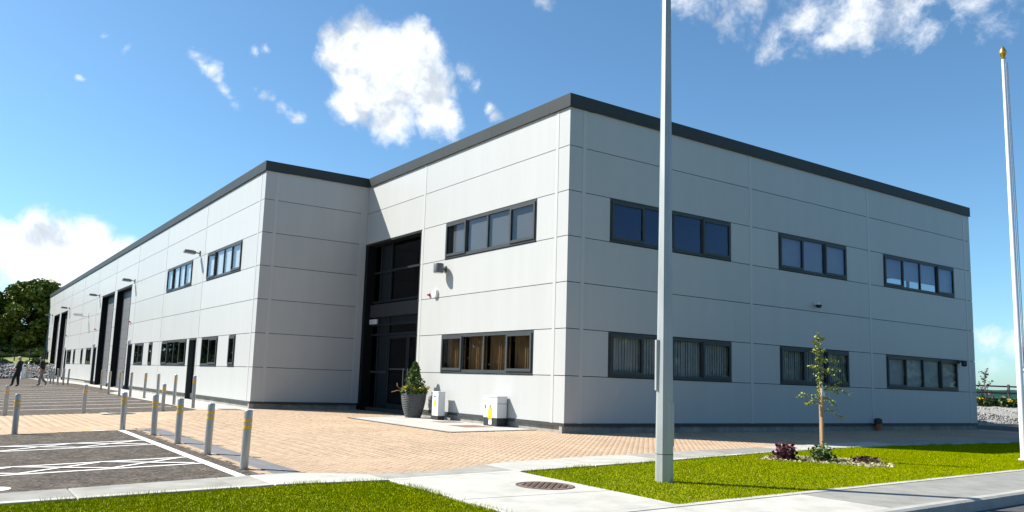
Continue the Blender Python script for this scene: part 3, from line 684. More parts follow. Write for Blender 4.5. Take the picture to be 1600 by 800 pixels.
WINCOUNT = 0
def window(fn, s0, s1, z0, z1, n, sashes, blind=None, glass='glass', sgn=1):
    """frame mesh with its sashes, panes and blinds as sub-parts; lights are counted along s"""
    global WINCOUNT; WINCOUNT += 1
    z0 += .012; z1 -= .012; s0 += .006; s1 -= .006
    B, Tp, Sd, Mu = .095, .085, .062, .055
    f = MB(); f.box(s0, s1, -.012, .07, z0, z0 + B, fn); f.box(s0, s1, -.012, .07, z1 - Tp, z1, fn)
    f.box(s0, s0 + Sd, -.012, .07, z0 + B, z1 - Tp, fn); f.box(s1 - Sd, s1, -.012, .07, z0 + B, z1 - Tp, fn)
    f.box(s0, s1, -.03, -.012, z0, z0 + .022, fn)
    w = (s1 - s0 - 2 * Sd) / n
    for i in range(1, n): c = s0 + Sd + w * i; f.box(c - Mu / 2, c + Mu / 2, -.008, .07, z0 + B, z1 - Tp, fn)
    F = f.build('window', 'anthracite', BLD)
    for i in range(n):
        a = s0 + Sd + w * i + (Mu / 2 if i else 0); b = s0 + Sd + w * (i + 1) - (Mu / 2 if i < n - 1 else 0); c, d = z0 + B, z1 - Tp
        if i in sashes:
            k = .045; e = .028
            q = MB(); q.box(a - e + .006, b + e - .006, -.042, -.012 - .001, c - e, c + k, fn); q.box(a - e + .006, b + e - .006, -.042, -.013, d - k, d + e, fn)
            q.box(a - e + .006, a + k, -.042, -.013, c + k, d - k, fn); q.box(b - k, b + e - .006, -.042, -.013, c + k, d - k, fn)
            q.build('sash', 'anthracite', F)
            MB().box(a + .001, b - .001, -.0125, .0, c + .001, d - .001, fn).build('pane', glass, F)
        else:
            MB().box(a + .001, b - .001, .018, .03, c + .001, d - .001, fn).build('pane', glass, F)
    if blind == 'roller':
        MB().box(s0 + .03, s1 - .03, .085, .095, z0 + .03, z1 - .02, fn).build('blind', 'blind', F)
    elif blind == 'roller_mid':
        MB().box(s0 + .03, s1 - .03, .085, .095, z0 + .03, z1 - .02, fn).build('blind', 'blind_mid', F)
    elif blind == 'roller_gap':
        MB().box(s0 + .03, s1 - .03 - .28, .085, .095, z0 + .03, z1 - .02, fn).build('blind', 'blind_dark', F)
    elif blind == 'slats':
        s = s0 + .05
        while s < s1 - .1:
            t = .018 * rnd.uniform(.6, 1.6)
            MB().add([fn(s, .085, z0 + .02), fn(s + .105, .085 + t, z0 + .02), fn(s + .105, .085 + t, z1 - .01), fn(s, .085, z1 - .01)], [(0, 1, 2, 3)]).build('blind_slat', 'blind_slat', F, fix=False); s += .098
    elif blind == 'half':
        MB().box(s0 + .03, s0 + 3.55, .13, .14, z0 + .36, z1 - .02, fn).build('blind', 'blind_mid', F); MB().box(s0 + 3.6, s1 - .03, .13, .14, z0 + .03, z1 - .02, fn).build('blind', 'blind_mid', F)
    elif blind == 'curtain':
        for a, b in ((s0 + .05, s0 + (s1 - s0) * .235), (s0 + (s1 - s0) * .285, s0 + (s1 - s0) * .49), (s0 + (s1 - s0) * .535, s0 + (s1 - s0) * .73), (s0 + (s1 - s0) * .78, s1 - .05)):
            vs = []; n_ = 40
            for k in range(n_ + 1):
                t = a + (b - a) * k / n_; dd = .22 + .035 * math.sin(k * 1.45) + .015 * math.sin(k * .6)
                vs += [fn(t, dd, z0 - .15), fn(t, dd, z1 + .1)]
            MB().add(vs, [(2 * k, 2 * k + 2, 2 * k + 3, 2 * k + 1) for k in range(n_)]).build('curtain', 'curtain', F, smooth=True, fix=False)
    return F
y0_ = fyf(0); x0_ = fx(0); xw = fx(-W)
window(y0_, 1.385, 6.06, ZR[4], ZR[5], 4, (0, 3)); window(y0_, 8.24, 11.76, ZR[4], ZR[5], 3, (0, 2), 'roller_mid'); window(y0_, 13.925, 18.60, ZR[4], ZR[5], 4, (0, 3), 'half')
window(y0_, 1.385, 6.06, ZR[1], ZR[2], 4, (0, 3), 'slats'); window(y0_, 8.24, 11.76, ZR[1], ZR[2], 3, (0, 2), 'slats'); window(y0_, 13.925, 18.60, ZR[1], ZR[2], 4, (0, 3), 'roller')
window(x0_, 1.295, 5.915, ZR[4], ZR[5], 4, (0, 3), 'roller_gap', 'glass_plain'); window(x0_, 1.295, 5.915, ZR[1], ZR[2], 4, (0, 3), 'curtain', 'glass_plain')
for a, b, n in WINU: window(xw, a, b, ZR[4], ZR[5], n, (0, n - 1), 'roller', 'glass_plain')
for a, b, n in WIN2: window(xw, a, b, ZR[1], ZR[2], n, (0,) if n == 2 else (0, 3), None, 'glass_plain')
for a, b in NARR: window(xw, a, b, ZR[1], ZR[2], 1, (0,), None, 'glass_plain')
# east side window, seen through the office
MB().box(LX - .14, LX - .13, EASTW[0] + .002, EASTW[1] - .002, 4.832, 5.978).build('far_pane', 'glass', BLD)
ef = MB()
for y in (.92, 2.42, 3.95, 5.5, 7.15): ef.box(LX - .15, LX - .04, y - .04, y + .04, 4.84, 5.97)
ef.build('far_window_frame', 'anthracite', BLD)
# potted plant silhouette on the lower sill of the office window
# personnel doors, set back
def pdoor(s0, s1):
    fn = xw; d = MB().box(s0 + .06, s1 - .06, .20, .25, .02, ZR[2] - .07, fn).build('door', 'door_leaf', BLD)
    fr = MB(); fr.box(s0 + .005, s0 + .06, -.006, .26, 0.0, ZR[2] - .014, fn); fr.box(s1 - .06, s1 - .005, -.006, .26, 0, ZR[2] - .014, fn); fr.box(s0 + .06, s1 - .06, -.006, .26, ZR[2] - .07, ZR[2] - .014, fn); fr.box(s0 + .06, s1 - .06, .0, .26, -.02, .02, fn)
    fr.build('frame', 'anthracite', d)
    MB().box(s0 + .12, s0 + .26, .15, .2, 1.02, 1.05, fn).box(s0 + .12, s0 + .15, .15, .2, 0.98, 1.1, fn).build('handle', 'steel', d)
    MB().box(s0 + .06, s1 - .06, .17, .2, .05, .25, fn).build('kick_plate', 'lamp_grey', d)
for a, b in DOOR: pdoor(a, b)
# sectional overhead doors in deep dark reveals
def rdoor(s0, s1):
    fn = xw; top = ZR[5]
    jb = MB(); jb.box(s0 + .004, s0 + .09, -.01, .40, 0, top - .014, fn); jb.box(s1 - .09, s1 - .004, -.01, .40, 0, top - .014, fn); jb.box(s0 + .09, s1 - .09, -.01, .40, top - .12, top - .014, fn)
    J = jb.build('roller_door', 'door_leaf', BLD)
    n = 10; h = (top - .14) / n
    for i in range(n):
        z = .01 + i * h; MB().box(s0 + .1, s1 - .1, .34, .39, z + .004, z + h - .004, fn).build('door_section', 'roller', J)
    MB().box(s0 + .1, s1 - .1, .391, .44, 0, top - .1, fn).build('seal', 'black_plastic', J)
    MB().box((s0 + s1) / 2 - .09, (s0 + s1) / 2 + .09, .30, .34, .95, 1.0, fn).build('handle', 'black_plastic', J)
for a, b in ROLL: rdoor(a, b)
# entrance: recessed dark curtain walling with a pair of doors
ENT = [(7.47, 7.53), ]
mat('spandrel', (0.016, 0.021, 0.026), rough=0.4, spec=0.08); mat('entrance_metal', (0.022, 0.027, 0.03), rough=0.45, spec=0.1); rec = .30; E = MB(); ea, eb = 7.47, L1
E.box(ea, ea + .05, -.004, rec + .05, 0, ZR[5] - .012, x0_); E.box(ea + .05, eb - .02, -.004, rec + .05, ZR[5] - .07, ZR[5] - .012, x0_)
cols = [7.55, 10.05, 10.10, 10.90, 11.55]; ms = [7.56, 10.07, 10.88, 11.52]
for s in (7.55, 10.10, 10.90): E.box(s - .035, s + .035, rec - .02, rec + .10, .02, ZR[5] - .07, x0_)
for z in (2.68, 3.03, 3.85, 4.92): E.box(ea + .05, 11.45, rec - .025, rec + .095, z - .035, z + .035, x0_)
E.box(ea + .05, 11.45, rec - .02, rec + .1, 0.0, .06, x0_)
EN = E.build('entrance_frame', 'entrance_metal', BLD)
MB().box(11.45, L1 - .002, .002, rec + .1, 0, ZR[5] - .07, x0_).build('side_cladding', 'door_leaf', EN)
zs = [.06, 2.68, 3.03, 3.85, 4.92, ZR[5] - .07]; bays = [(7.55, 10.10), (10.10, 10.90), (10.90, 11.45)]
for i in range(5):
    for j, (a, b) in enumerate(bays):
        solid = (j == 1) or (i == 2)
        if i == 0 and j == 0: continue
        z0, z1 = zs[i] + (.035 if i else 0), zs[i + 1] - .035
        if i == 0 and j != 0:
            MB().box(a + .036, b - .036, rec + .0, rec + .06, 1.33, 1.40, x0_).build('rail', 'anthracite', EN)
        MB().box(a + .036, b - .036, rec + .03, rec + .045, z0 + .001, z1 - .001, x0_).build('spandrel_panel' if solid else 'pane', 'spandrel' if solid else 'glass_dark', EN)
for k, (a, b) in enumerate(((7.60, 8.62), (8.64, 10.05))):   # entrance doors
    d = MB(); d.box(a, a + .09, rec - .005, rec + .05, .07, 2.63, x0_); d.box(b - .09, b, rec - .005, rec + .05, .07, 2.63, x0_); d.box(a + .09, b - .09, rec - .005, rec + .05, 2.53, 2.63, x0_); d.box(a + .09, b - .09, rec - .005, rec + .05, .07, .3, x0_)
    D = d.build('entrance_door', 'entrance_metal', BLD)
    MB().box(a + .091, b - .091, rec + .02, rec + .03, .301, 2.529, x0_).build('pane', 'glass_dark', D)
    hs = b - .14 if k == 0 else a + .14
    MB().tube([(rec - .05, hs, .85), (rec - .05, hs, 1.5)], .014).tube([(rec - .05, hs, .9), (rec, hs, .9)], .01).tube([(rec - .05, hs, 1.45), (rec, hs, 1.45)], .01).build('pull_handle', 'steel', D)
    MB().box(a + .12, b - .12, rec + .012, rec + .0195, 1.46, 1.49, x0_).build('glazing_manifestation', 'lamp_grey', D)
MB().box(.6, .65, 7.1, 11.4, .12, 6.3).build('lobby_wall', 'lobby' if 'lobby' in MATS else 'curtain', BLD) if False else None
mat('lobby', (0.22, 0.13, 0.08), rough=0.7, var=0.2, vscale=2)
MB().box(4.2, 4.3, 7.0, 11.5, .12, 6.3).build('lobby_wall', 'lobby', BLD)
t = thing('emergency_light', 'small white light box over the dark glazed entrance', 'light', (rec - .03, 11.25, 3.06))
MB().box(-.07, 0, -.3, .3, 0, .17).build('housing', 'white_gloss', t); MB().box(-.078, -.07, -.26, .26, .02, .15).build('diffuser', 'lens', t)

# ------------------------------------------------------------------ fittings on the walls
def flood(y, z, label):
    t = thing('floodlight', label, 'floodlight', (-W, y, z), group='floodlights along the warehouse eaves', scale=.72)
    MB().box(-.05, .0, -.1, .1, -.14, .14).build('wall_plate', 'lamp_grey', t)
    MB().tube([(-.04, 0, 0), (-.22, 0, .02), (-.30, 0, .03)], .035).build('arm', 'lamp_grey', t)
    h = MB(); P = [(-.28, -.15, -.07), (-.28, .15, -.07), (-.95, .19, -.02), (-.95, -.19, -.02), (-.28, -.12, .10), (-.28, .12, .10), (-.90, .15, .13), (-.90, -.15, .13)]
    h.add(P, [(0, 1, 2, 3), (4, 7, 6, 5), (0, 4, 5, 1), (1, 5, 6, 2), (2, 6, 7, 3), (3, 7, 4, 0)]); h.build('head', 'lamp_grey', t)
    MB().add([(-.34, -.12, -.068), (-.34, .12, -.068), (-.9, .15, -.028), (-.9, -.15, -.028), (-.34, -.12, -.10), (-.34, .12, -.10), (-.9, .15, -.06), (-.9, -.15, -.06)], [(0, 1, 2, 3), (4, 7, 6, 5), (0, 4, 5, 1), (1, 5, 6, 2), (2, 6, 7, 3), (3, 7, 4, 0)]).build('lens', 'lens', t)
    fn = MB()
    for k in range(5): fn.box(-.45 - k * .09, -.43 - k * .09, -.13, .13, .11, .155)
    fn.build('cooling_fins', 'lamp_grey', t)
for y, z, lb in ((19.75, 6.12, 'grey floodlight on the wing between its two upper windows'), (33.8, 6.1, 'grey floodlight above the overhead door next to the upper windows'), (46.2, 6.1, 'grey floodlight above the second overhead door from the office'), (62.2, 6.1, 'grey floodlight above the third overhead door from the office'), (75.0, 6.1, 'grey floodlight above the last overhead door of the wing')): flood(y, z, lb)
t = thing('security_camera', 'white security camera on an arm between the pairs of overhead doors', 'camera', (-W, 50.6, 4.95))
MB().box(-.04, 0, -.1, .1, -.2, .2).build('wall_plate', 'white_gloss', t); MB().tube([(-.03, 0, -.05), (-.35, 0, -.1), (-.42, 0, -.08)], .035).build('arm', 'white_gloss', t); MB().box(-.95, -.4, -.09, .09, -.1, .08).build('camera_body', 'white_gloss', t); MB().lathe([(.06, 0), (.06, .05)], 14, (-.97, 0, -.01)).build('lens_hood', 'black_plastic', t)
for k, (y, nm) in enumerate(((33.95, 'first'), (46.45, 'second'), (62.25, 'third'), (75.3, 'fourth'))):
    t = thing('alarm_sounder', 'small red sounder on the warehouse wall beside the %s overhead door' % nm, 'alarm', (-W, y, 3.78), scale=.6); MB().box(-.03, 0, -.14, .14, -.06, .1).build('base_plate', 'white_gloss', t)
    MB().lathe([(.10, 0), (.11, .05), (.09, .12), (.03, .15)], 14, (-.13, 0, -.05)).build('sounder', 'red', t)
for k, (y, nm) in enumerate(((33.7, 'second'), (46.4, 'third'), (62.2, 'fourth'))):
    t = thing('bulkhead_light', 'white bulkhead light over the %s black door of the wing' % nm, 'light', (-W, y, 2.64)); MB().box(-.06, 0, -.2, .2, -.13, .15).build('housing', 'white_gloss', t); MB().box(-.13, -.06, -.13, .13, -.08, .10).build('diffuser', 'lens', t)
# up-and-down wall light and the bell box left of the upper office window
t = thing('wall_light', 'grey drum wall light on the sunlit office wall', 'wall light', (0, 5.86, 4.53))
MB().box(-.03, 0, -.07, .07, -.09, .09).build('wall_plate', 'lamp_grey', t); MB().tube([(-.02, 0, 0), (-.1, 0, 0)], .035).build('arm', 'lamp_grey', t)
MB().lathe([(.145, -.13), (.155, -.12), (.155, .14), (.15, .15)], 28, (-.25, .0, 0)).build('drum', 'lamp_grey', t, smooth=True); MB().lathe([(.13, -.15), (.13, -.131)], 24, (-.25, 0, 0)).build('lens', 'lens', t)
t = thing('bell_box', 'white rounded alarm bell box beside the entrance glazing', 'alarm', (0, 6.38, 3.80), scale=.7)
mb = MB(); pr = [(-.19, .13), (-.17, .17), (.17, .17), (.19, .13), (.19, -.06), (.12, -.15), (.04, -.18), (-.04, -.18), (-.12, -.15), (-.19, -.06)]
n = len(pr); mb.add([(0, y, z) for y, z in pr] + [(-.1, y * .96, z * .96) for y, z in pr] + [(-.12, y * .85, z * .85) for y, z in pr], [(i, (i + 1) % n, n + (i + 1) % n, n + i) for i in range(n)] + [(n + i, n + (i + 1) % n, 2 * n + (i + 1) % n, 2 * n + i) for i in range(n)] + [tuple(range(2 * n, 3 * n)), tuple(reversed(range(n)))]); mb.build('housing', 'white_gloss', t); MB().box(-.128, -.12, -.06, .06, -.02, .03).build('badge', 'cabinet', t)
t = thing('alarm_sounder', 'round red sounder beside the white bell box', 'alarm', (0, 6.78, 3.81), scale=.5); mb = MB()
vs = []; n = 18; prf = [(.07, 0), (.075, -.05), (.115, -.06), (.115, -.12), (.06, -.16)]
for r, x in prf:
    for k in range(n): a = 2 * math.pi * k / n; vs.append((x, r * math.cos(a), r * .72 * math.sin(a)))
mb.add(vs, [(j * n + k, j * n + (k + 1) % n, (j + 1) * n + (k + 1) % n, (j + 1) * n + k) for j in range(len(prf) - 1) for k in range(n)] + [tuple(range((len(prf) - 1) * n, len(prf) * n))]); mb.build('sounder', 'red', t, smooth=True); MB().box(-.012, 0, -.1, .1, -.09, .09).build('base_plate', 'red', t)
t = thing('dome_camera', 'small dark dome camera on the shaded office wall', 'camera', (10.04, 0, 3.92))
MB().box(-.07, .07, -.12, 0, -.03, .05).build('bracket', 'cabinet', t); MB().lathe([(.09, 0), (.085, -.05), (.05, -.09), (.01, -.1)], 16, (0, -.12, -.03)).build('dome', 'black_plastic', t, smooth=True)
t = thing('wall_spotlight', 'small black spotlight at the top corner of the lower end window', 'light', (18.68, 0, 2.46))
MB().box(-.06, .06, -.03, 0, -.06, .06).build('wall_plate', 'black_plastic', t); MB().tube([(0, -.02, 0), (0, -.12, .02), (.02, -.18, -.02)], .03).build('arm', 'black_plastic', t); MB().lathe([(.06, -.12), (.095, -.08), (.095, .06), (.05, .1)], 14, (0.03, -.2, -.04)).build('head', 'black_plastic', t, smooth=True)
t = thing('pipe_stub', 'short clay pipe stub with black cap against the shaded plinth', 'pipe', (13.17, -.10, 0))
MB().lathe([(.095, -.05), (.095, .2), (.11, .2), (.11, .23)], 18).build('pipe', 'clay', t); MB().lathe([(.10, .231), (.12, .24), (.12, .36), (.06, .41)], 18).build('cap', 'black_plastic', t)

# ------------------------------------------------------------------ bollards
def make_bollard(h, r, label, group, steel='steel', bands=True):
    t = thing('bollard', label or 'steel bollard', 'bollard', group=group)
    MB().lathe([(r, -.06), (r, h - .03), (r * .96, h - .012), (r * .82, h - .002), (r * .4, h)], 20).build('post', steel, t, smooth=True)
    MB().lathe([(r + .014, -.02), (r + .014, .006), (r + .002, .010)], 20).build('collar', 'iron', t)
    if bands:
        for z in (h - .155, h - .235): MB().lathe([(r + .0025, z), (r + .0025, z + .042)], 20, cap=False).build('reflective_band', 'tape', t)
    return t
ORD = ['first', 'second', 'third', 'fourth', 'fifth', 'sixth', 'seventh', 'eighth']
def put(proto, pts, fmt):
    for i, (x, y) in enumerate(pts):
        o = proto if i == 0 else copy_tree(proto); o.location = (x, y, gz(x, y)); o.rotation_euler = (R(rnd.uniform(-1.3, 1.3)), R(rnd.uniform(-1.3, 1.3)), rnd.uniform(0, 6))
        o['label'] = fmt % ORD[i]
put(make_bollard(.735, .052, '', 'short bollards along the white edge line'), [(-9.25, -5.05), (-9.19, -3.13), (-9.17, -1.25), (-9.17, .58)], 'short steel bollard along the white edge line, %s from the footpath')
put(make_bollard(.735, .052, '', 'bollards along the near edge of the brick crossing'), [(-9.43, 2.15), (-11.28, 2.05)], 'short steel bollard between crossing and hatched bays, %s from the white edge line')
put(make_bollard(.80, .052, '', 'bollards along the far edge of the brick crossing'), [(-6.95, 10.2), (-9.09, 10.05), (-10.98, 10.12)], 'steel bollard between crossing and wing bays, %s from the building')
put(make_bollard(1.03, .053, '', 'tall bollards along the wing apron'), [(-5.73, 11.6), (-5.75, 14.1), (-5.68, 17.0), (-5.55, 20.1), (-5.83, 21.5), (-5.95, 23.3), (-6.02, 25.6), (-5.3, 32.6)], 'tall banded steel bollard on the wing apron, %s from the wing corner')
put(make_bollard(1.03, .055, '', 'plain bollards before the far overhead doors', bands=False), [(-6.4, 41.9), (-6.0, 42.7), (-5.6, 43.9), (-6.4, 44.3), (-6.4, 46.0), (-5.4, 58)], 'plain tall steel bollard towards the far overhead doors, %s beyond the walking people')
put(make_bollard(1.0, .06, '', 'distant bollards before the rock bank'), [(-6.37, 65.6), (-6.17, 66.0), (-5.9, 66.4)], 'distant steel bollard before the rock bank, %s from the white hazard post')
t = thing('hazard_post', 'thick white post with an orange band before the rock bank', 'post', (-6.66, 65.2, gz(-6.66, 65.2)))
MB().lathe([(.15, -.05), (.14, .1), (.12, .95), (.1, 1.02)], 18).build('post', 'white_gloss', t, smooth=True); MB().lathe([(.124, .66), (.121, .88)], 18, cap=False).build('band', 'tape', t)

# ------------------------------------------------------------------ lamp post and flag pole
t = thing('lamp_post', 'tall galvanised octagonal lamp post standing in the lawn', 'lamp post', (-4.72, -7.82, 0), R(10))
H = 8.4; o8 = R(22.5)
MB().lathe([(.117, -.3), (.117, .02), (.107, 1.15), (.090, 3.0), (.043, H)], 8, rot=o8).build('shaft', 'galv', t)
a_ = math.atan2(-RT.y, -RT.x) - R(10); ux, uy = math.cos(a_), math.sin(a_); MB().prism([(ux * .085 - uy * q + ux * e, uy * .085 + ux * q + uy * e) for e, q in ((0, -.055), (.034, -.05), (.034, .05), (0, .055))], 1.15, 1.80).build('cover_plate', 'galv', t)
MB().box(-.050, .050, -.114, -.09, .45, 1.0).build('access_door', 'galv', t)
MB().lathe([(.1155, .34), (.1153, .35)], 8, rot=o8, cap=False).build('weld_seam', 'iron', t)
MB().tube([(0, 0, H - .05), (0, -.25, H + .18), (0, -.7, H + .25)], .035).build('outreach_arm', 'galv', t)
h = MB(); h.add([(-.12, -.65, H + .2), (.12, -.65, H + .2), (.15, -1.3, H + .24), (-.15, -1.3, H + .24), (-.1, -.65, H + .32), (.1, -.65, H + .32), (.11, -1.25, H + .34), (-.11, -1.25, H + .34)], [(0, 1, 2, 3), (4, 7, 6, 5), (0, 4, 5, 1), (1, 5, 6, 2), (2, 6, 7, 3), (3, 7, 4, 0)]); h.build('lantern', 'lamp_grey', t)
t = thing('flag_pole', 'slender white flag pole with a gold finial on the lawn', 'flag pole', (5.37, -7.72, 0))
MB().lathe([(.062, -.2), (.062, .05), (.060, .1), (.058, 2.3), (.053, 2.32), (.034, 8.25), (.034, 8.28)], 24).build('pole', 'white_gloss', t, smooth=True)
MB().lathe([(.05, 8.28), (.055, 8.30), (.03, 8.32), (.045, 8.34), (.070, 8.38), (.075, 8.42), (.05, 8.48), (.015, 8.55), (.004, 8.56)], 16).build('finial', 'gold', t, smooth=True)
MB().tube([(.07, -.02, 8.2), (.085, -.03, 5.5), (.10, -.03, 3.0), (.115, -.03, 1.8)], .008, 6).tube([(.06, -.05, 8.2), (.075, -.07, 5.0), (.10, -.06, 2.6), (.115, -.04, 1.8)], .008, 6).build('halyard', 'rope', t)
MB().tube([(.09, -.02, 1.72), (.14, -.03, 1.78), (.17, -.03, 1.86)], .016, 8).tube([(.10, -.02, 1.84), (.145, -.03, 1.80), (.19, -.03, 1.72)], .013, 8).build('cleat', 'white_gloss', t)
MB().lathe([(.10, -.05), (.10, .02), (.085, .03)], 20).build('base_plate', 'white_gloss', t)

# ------------------------------------------------------------------ cabinets with hazard stickers
def sticker(t, X, yc, zc, s):
    tri = [(-.5, -.43), (.5, -.43), (0, .43)]
    MB().add([(X, yc + a * s, zc + b * s) for a, b in tri] + [(X - .002, yc + a * s, zc + b * s) for a, b in tri], [(0, 1, 2), (3, 5, 4), (0, 3, 4, 1), (1, 4, 5, 2), (2, 5, 3, 0)]).build('hazard_triangle', 'black_plastic', t)
    tr2 = [(a * .78, b * .78 - .05) for a, b in tri]
    MB().add([(X - .0025, yc + a * s, zc + b * s) for a, b in tr2] + [(X - .0035, yc + a * s, zc + b * s) for a, b in tr2], [(0, 1, 2), (3, 5, 4), (0, 3, 4, 1), (1, 4, 5, 2), (2, 5, 3, 0)]).build('triangle_field', 'sign_yellow', t)
    bolt = [(.02, .24), (-.10, -.04), (-.01, -.04), (-.05, -.30), (.09, .02), (.0, .02), (.08, .24)]
    MB().add([(X - .0045, yc - a * s, zc + b * s - .04 * s) for a, b in bolt], [tuple(range(7))]).build('lightning_bolt', 'black_plastic', t, fix=False)
    MB().box(X - .0025, X, yc - .44 * s, yc + .44 * s, zc - 1.25 * s, zc - .46 * s).build('warning_plate', 'sign_yellow', t)
    for k in range(3): MB().box(X - .0035, X - .0024, yc - .3 * s, yc + .3 * s, zc - (.66 + .2 * k) * s, zc - (.60 + .2 * k) * s).build('print_line', 'black_plastic', t)
t = thing('utility_cabinet', 'wide pale grey utility cabinet on a black base against the office wall', 'cabinet', (0, 0, .012))
MB().box(-.36, -.05, 2.32, 2.95, .22, .76).build('body', 'cabinet', t); MB().box(-.375, -.04, 2.305, 2.965, .76, .785).build('lid', 'cabinet', t); MB().box(-.355, -.055, 2.325, 2.945, 0, .215).build('plinth', 'black_plastic', t)
MB().box(-.364, -.3605, 2.36, 2.91, .25, .735).build('door', 'cabinet', t); MB().box(-.372, -.3642, 2.85, 2.88, .45, .55).build('lock', 'black_plastic', t); MB().box(-.359, -.3555, 2.56, 2.70, .04, .17).build('label_plate', 'white_gloss', t)
MB().box(-.36, -.05, 2.3175, 2.3195, .585, .595).build('seam', 'black_plastic', t)
sticker(t, -.3645, 2.63, .47, .22)
t = thing('meter_cabinet', 'slim pale grey meter cabinet between the planter and the wider cabinet', 'cabinet', (0, 0, .012))
MB().box(-.43, -.20, 5.24, 5.585, .12, .80).build('body', 'cabinet', t); MB().box(-.44, -.19, 5.23, 5.595, .80, .82).build('lid', 'cabinet', t); MB().box(-.425, -.205, 5.245, 5.58, 0, .118).build('plinth', 'black_plastic', t)
MB().box(-.434, -.4302, 5.27, 5.56, .15, .78).build('door', 'cabinet', t); MB().box(-.438, -.4342, 5.40, 5.50, .66, .69).build('label_plate', 'black_plastic', t); MB().box(-.437, -.4342, 5.43, 5.47, .73, .75).build('lock', 'lamp_grey', t)
sticker(t, -.4345, 5.42, .55, .13)

# ------------------------------------------------------------------ foliage
def leaves(pts, size, jitter=.4, aspect=1.6, normal_up=.3):
    """one pointed quad leaf per point"""
    P = np.asarray(pts, float); n = len(P)
    d = NR.normal(0, 1, (n, 3)); d[:, 2] = d[:, 2] * .7; d /= np.linalg.norm(d, axis=1)[:, None]
    e = NR.normal(0, 1, (n, 3)); e[:, 2] *= (1 - normal_up); e -= (e * d).sum(1)[:, None] * d; e /= np.linalg.norm(e, axis=1)[:, None]
    s = size * NR.uniform(1 - jitter, 1 + jitter, n)[:, None]
    V = np.empty((n, 4, 3)); V[:, 0] = P - d * s * aspect * .5; V[:, 1] = P + e * s * .5; V[:, 2] = P + d * s * aspect * .5; V[:, 3] = P - e * s * .5
    V[:, 1] += d * s * .1 * aspect; V[:, 3] += d * s * .1 * aspect
    return V.reshape(-1, 3), np.arange(n * 4).reshape(-1, 4)
def foliage(name, pts, size, m, parent, **k):
    V, F = leaves(pts, size, **k); return numpy_mesh(name, V, F, m, parent)
# planter by the entrance
t = thing('planter', 'ribbed dark grey round planter with a clipped cone shrub and yellow flowers', 'planter', (-.54, 6.53, .012))
pr_ = []
for k in range(26):
    z = k / 25 * .66; q = z / .66; r = .225 + .15 * math.sin(q * 1.35) ** .9 * 1.02 + (.013 if k % 2 else 0); pr_.append((r, z))
pr_ += [(.375, .67), (.382, .70), (.375, .715), (.345, .715), (.34, .66)]
MB().lathe(pr_, 32).build('pot', 'pot', t, smooth=True); MB().lathe([(.34, .60), (.33, .67), (.1, .69)], 20).build('soil', 'bed', t)
pts = []
while len(pts) < 4600:
    z = rnd.random() ** 1.3; a = rnd.uniform(0, 6.283); rr = (.27 * (1 - z) ** .8 + .03) * (1 + .24 * math.sin(a * 3 + z * 11) + .18 * math.sin(a * 5 - z * 19)) * rnd.uniform(.6, 1.12)
    pts.append((rr * math.cos(a), rr * math.sin(a), .74 + z * .94))
foliage('cone_shrub', pts, .034, 'leaf_topiary', t)
pts = [(r * math.cos(a), r * math.sin(a), .72 + rnd.random() * .16) for a, r in ((rnd.uniform(0, 6.28), .2 + .22 * rnd.random()) for _ in range(900))]
foliage('trailing_leaves', pts, .045, 'leaf_shrub', t)
MB().tube([(0, 0, .66), (.01, 0, 1.2)], [.02, .01]).build('stem', 'bark', t)
fm = MB()
for k in range(9):
    pass
for cx, cy in ((-.25, .18), (-.3, -.1), (.02, -.33), (.14, -.30), (.27, -.2), (-.12, -.28), (.33, -.24), (.1, .3), (-.05, .34)):
    pts = [(cx + NR.normal(0, .035), cy + NR.normal(0, .035), .80 + rnd.random() * .10 + abs(cx) * .1) for _ in range(26)]
    foliage('flower_head', pts, .04, 'flower', t)
MB().tube([(-.3, .12, .76), (-.46, .2, .80), (-.62, .28, .74)], .008, 6).tube([(-.28, .2, .78), (-.42, .3, .92), (-.40, .36, 1.02)], .007, 6).build('dry_twig', 'stake', t)
# sapling with stake in the lawn
bx, by = .72, -6.42
t = thing('sapling', 'young staked sapling with sparse pale leaves in the lawn', 'tree', (bx, by, 0))
trunk = [(0, 0, -.05), (.005, .0, .5), (-.01, .01, 1.0), (-.03, 0, 1.5), (-.05, .0, 2.0), (-.07, .01, 2.26)]
MB().tube(trunk, [.026, .024, .02, .015, .009, .004]).build('trunk', 'bark', t, smooth=True)
MB().tube([(-.06, -.045, -.2), (-.055, -.04, 1.28)], .030, 10).build('stake', 'stake', t); MB().tube([(.035, .05, -.2), (.03, .05, 1.0)], .021, 8).build('stake', 'stake', t)
MB().tube([(-.09, -.05, 1.16), (.0, .03, 1.17), (.05, .02, 1.16), (-.03, -.06, 1.15)], .016, 6).tube([(.0, .02, 1.16), (.16, -.02, 1.16)], .012, 6).build('tree_tie', 'tie_rubber', t)
MB().add([(-.05, -.05, 1.36), (-.14, -.09, 1.14), (-.03, -.10, 1.12), (-.05, -.051, 1.36), (-.14, -.094, 1.14), (-.03, -.104, 1.12)], [(0, 1, 2), (5, 4, 3), (0, 3, 4, 1), (1, 4, 5, 2), (2, 5, 3, 0)]).build('tag', 'cabinet', t)
rx, ry = RT.x, RT.y
br = [(1.08, -.42, .03, .0), (1.05, .34, .02, .25), (1.2, .46, .12, -.35), (1.2, .32, .10, -.1), (1.5, .36, .02, -.10), (1.55, .3, .05, -.3), (1.62, -.17, .04, .1), (1.72, .22, .06, .2), (1.85, -.12, .1, -.1), (1.9, .14, .05, .2), (.85, .36, .0, -.22), (2.0, -.08, .08, 0), (2.1, .08, .05, 0), (1.0, -.30, -.03, -.2), (1.75, .30, .0, -.2)]
bb = MB(); pts = []
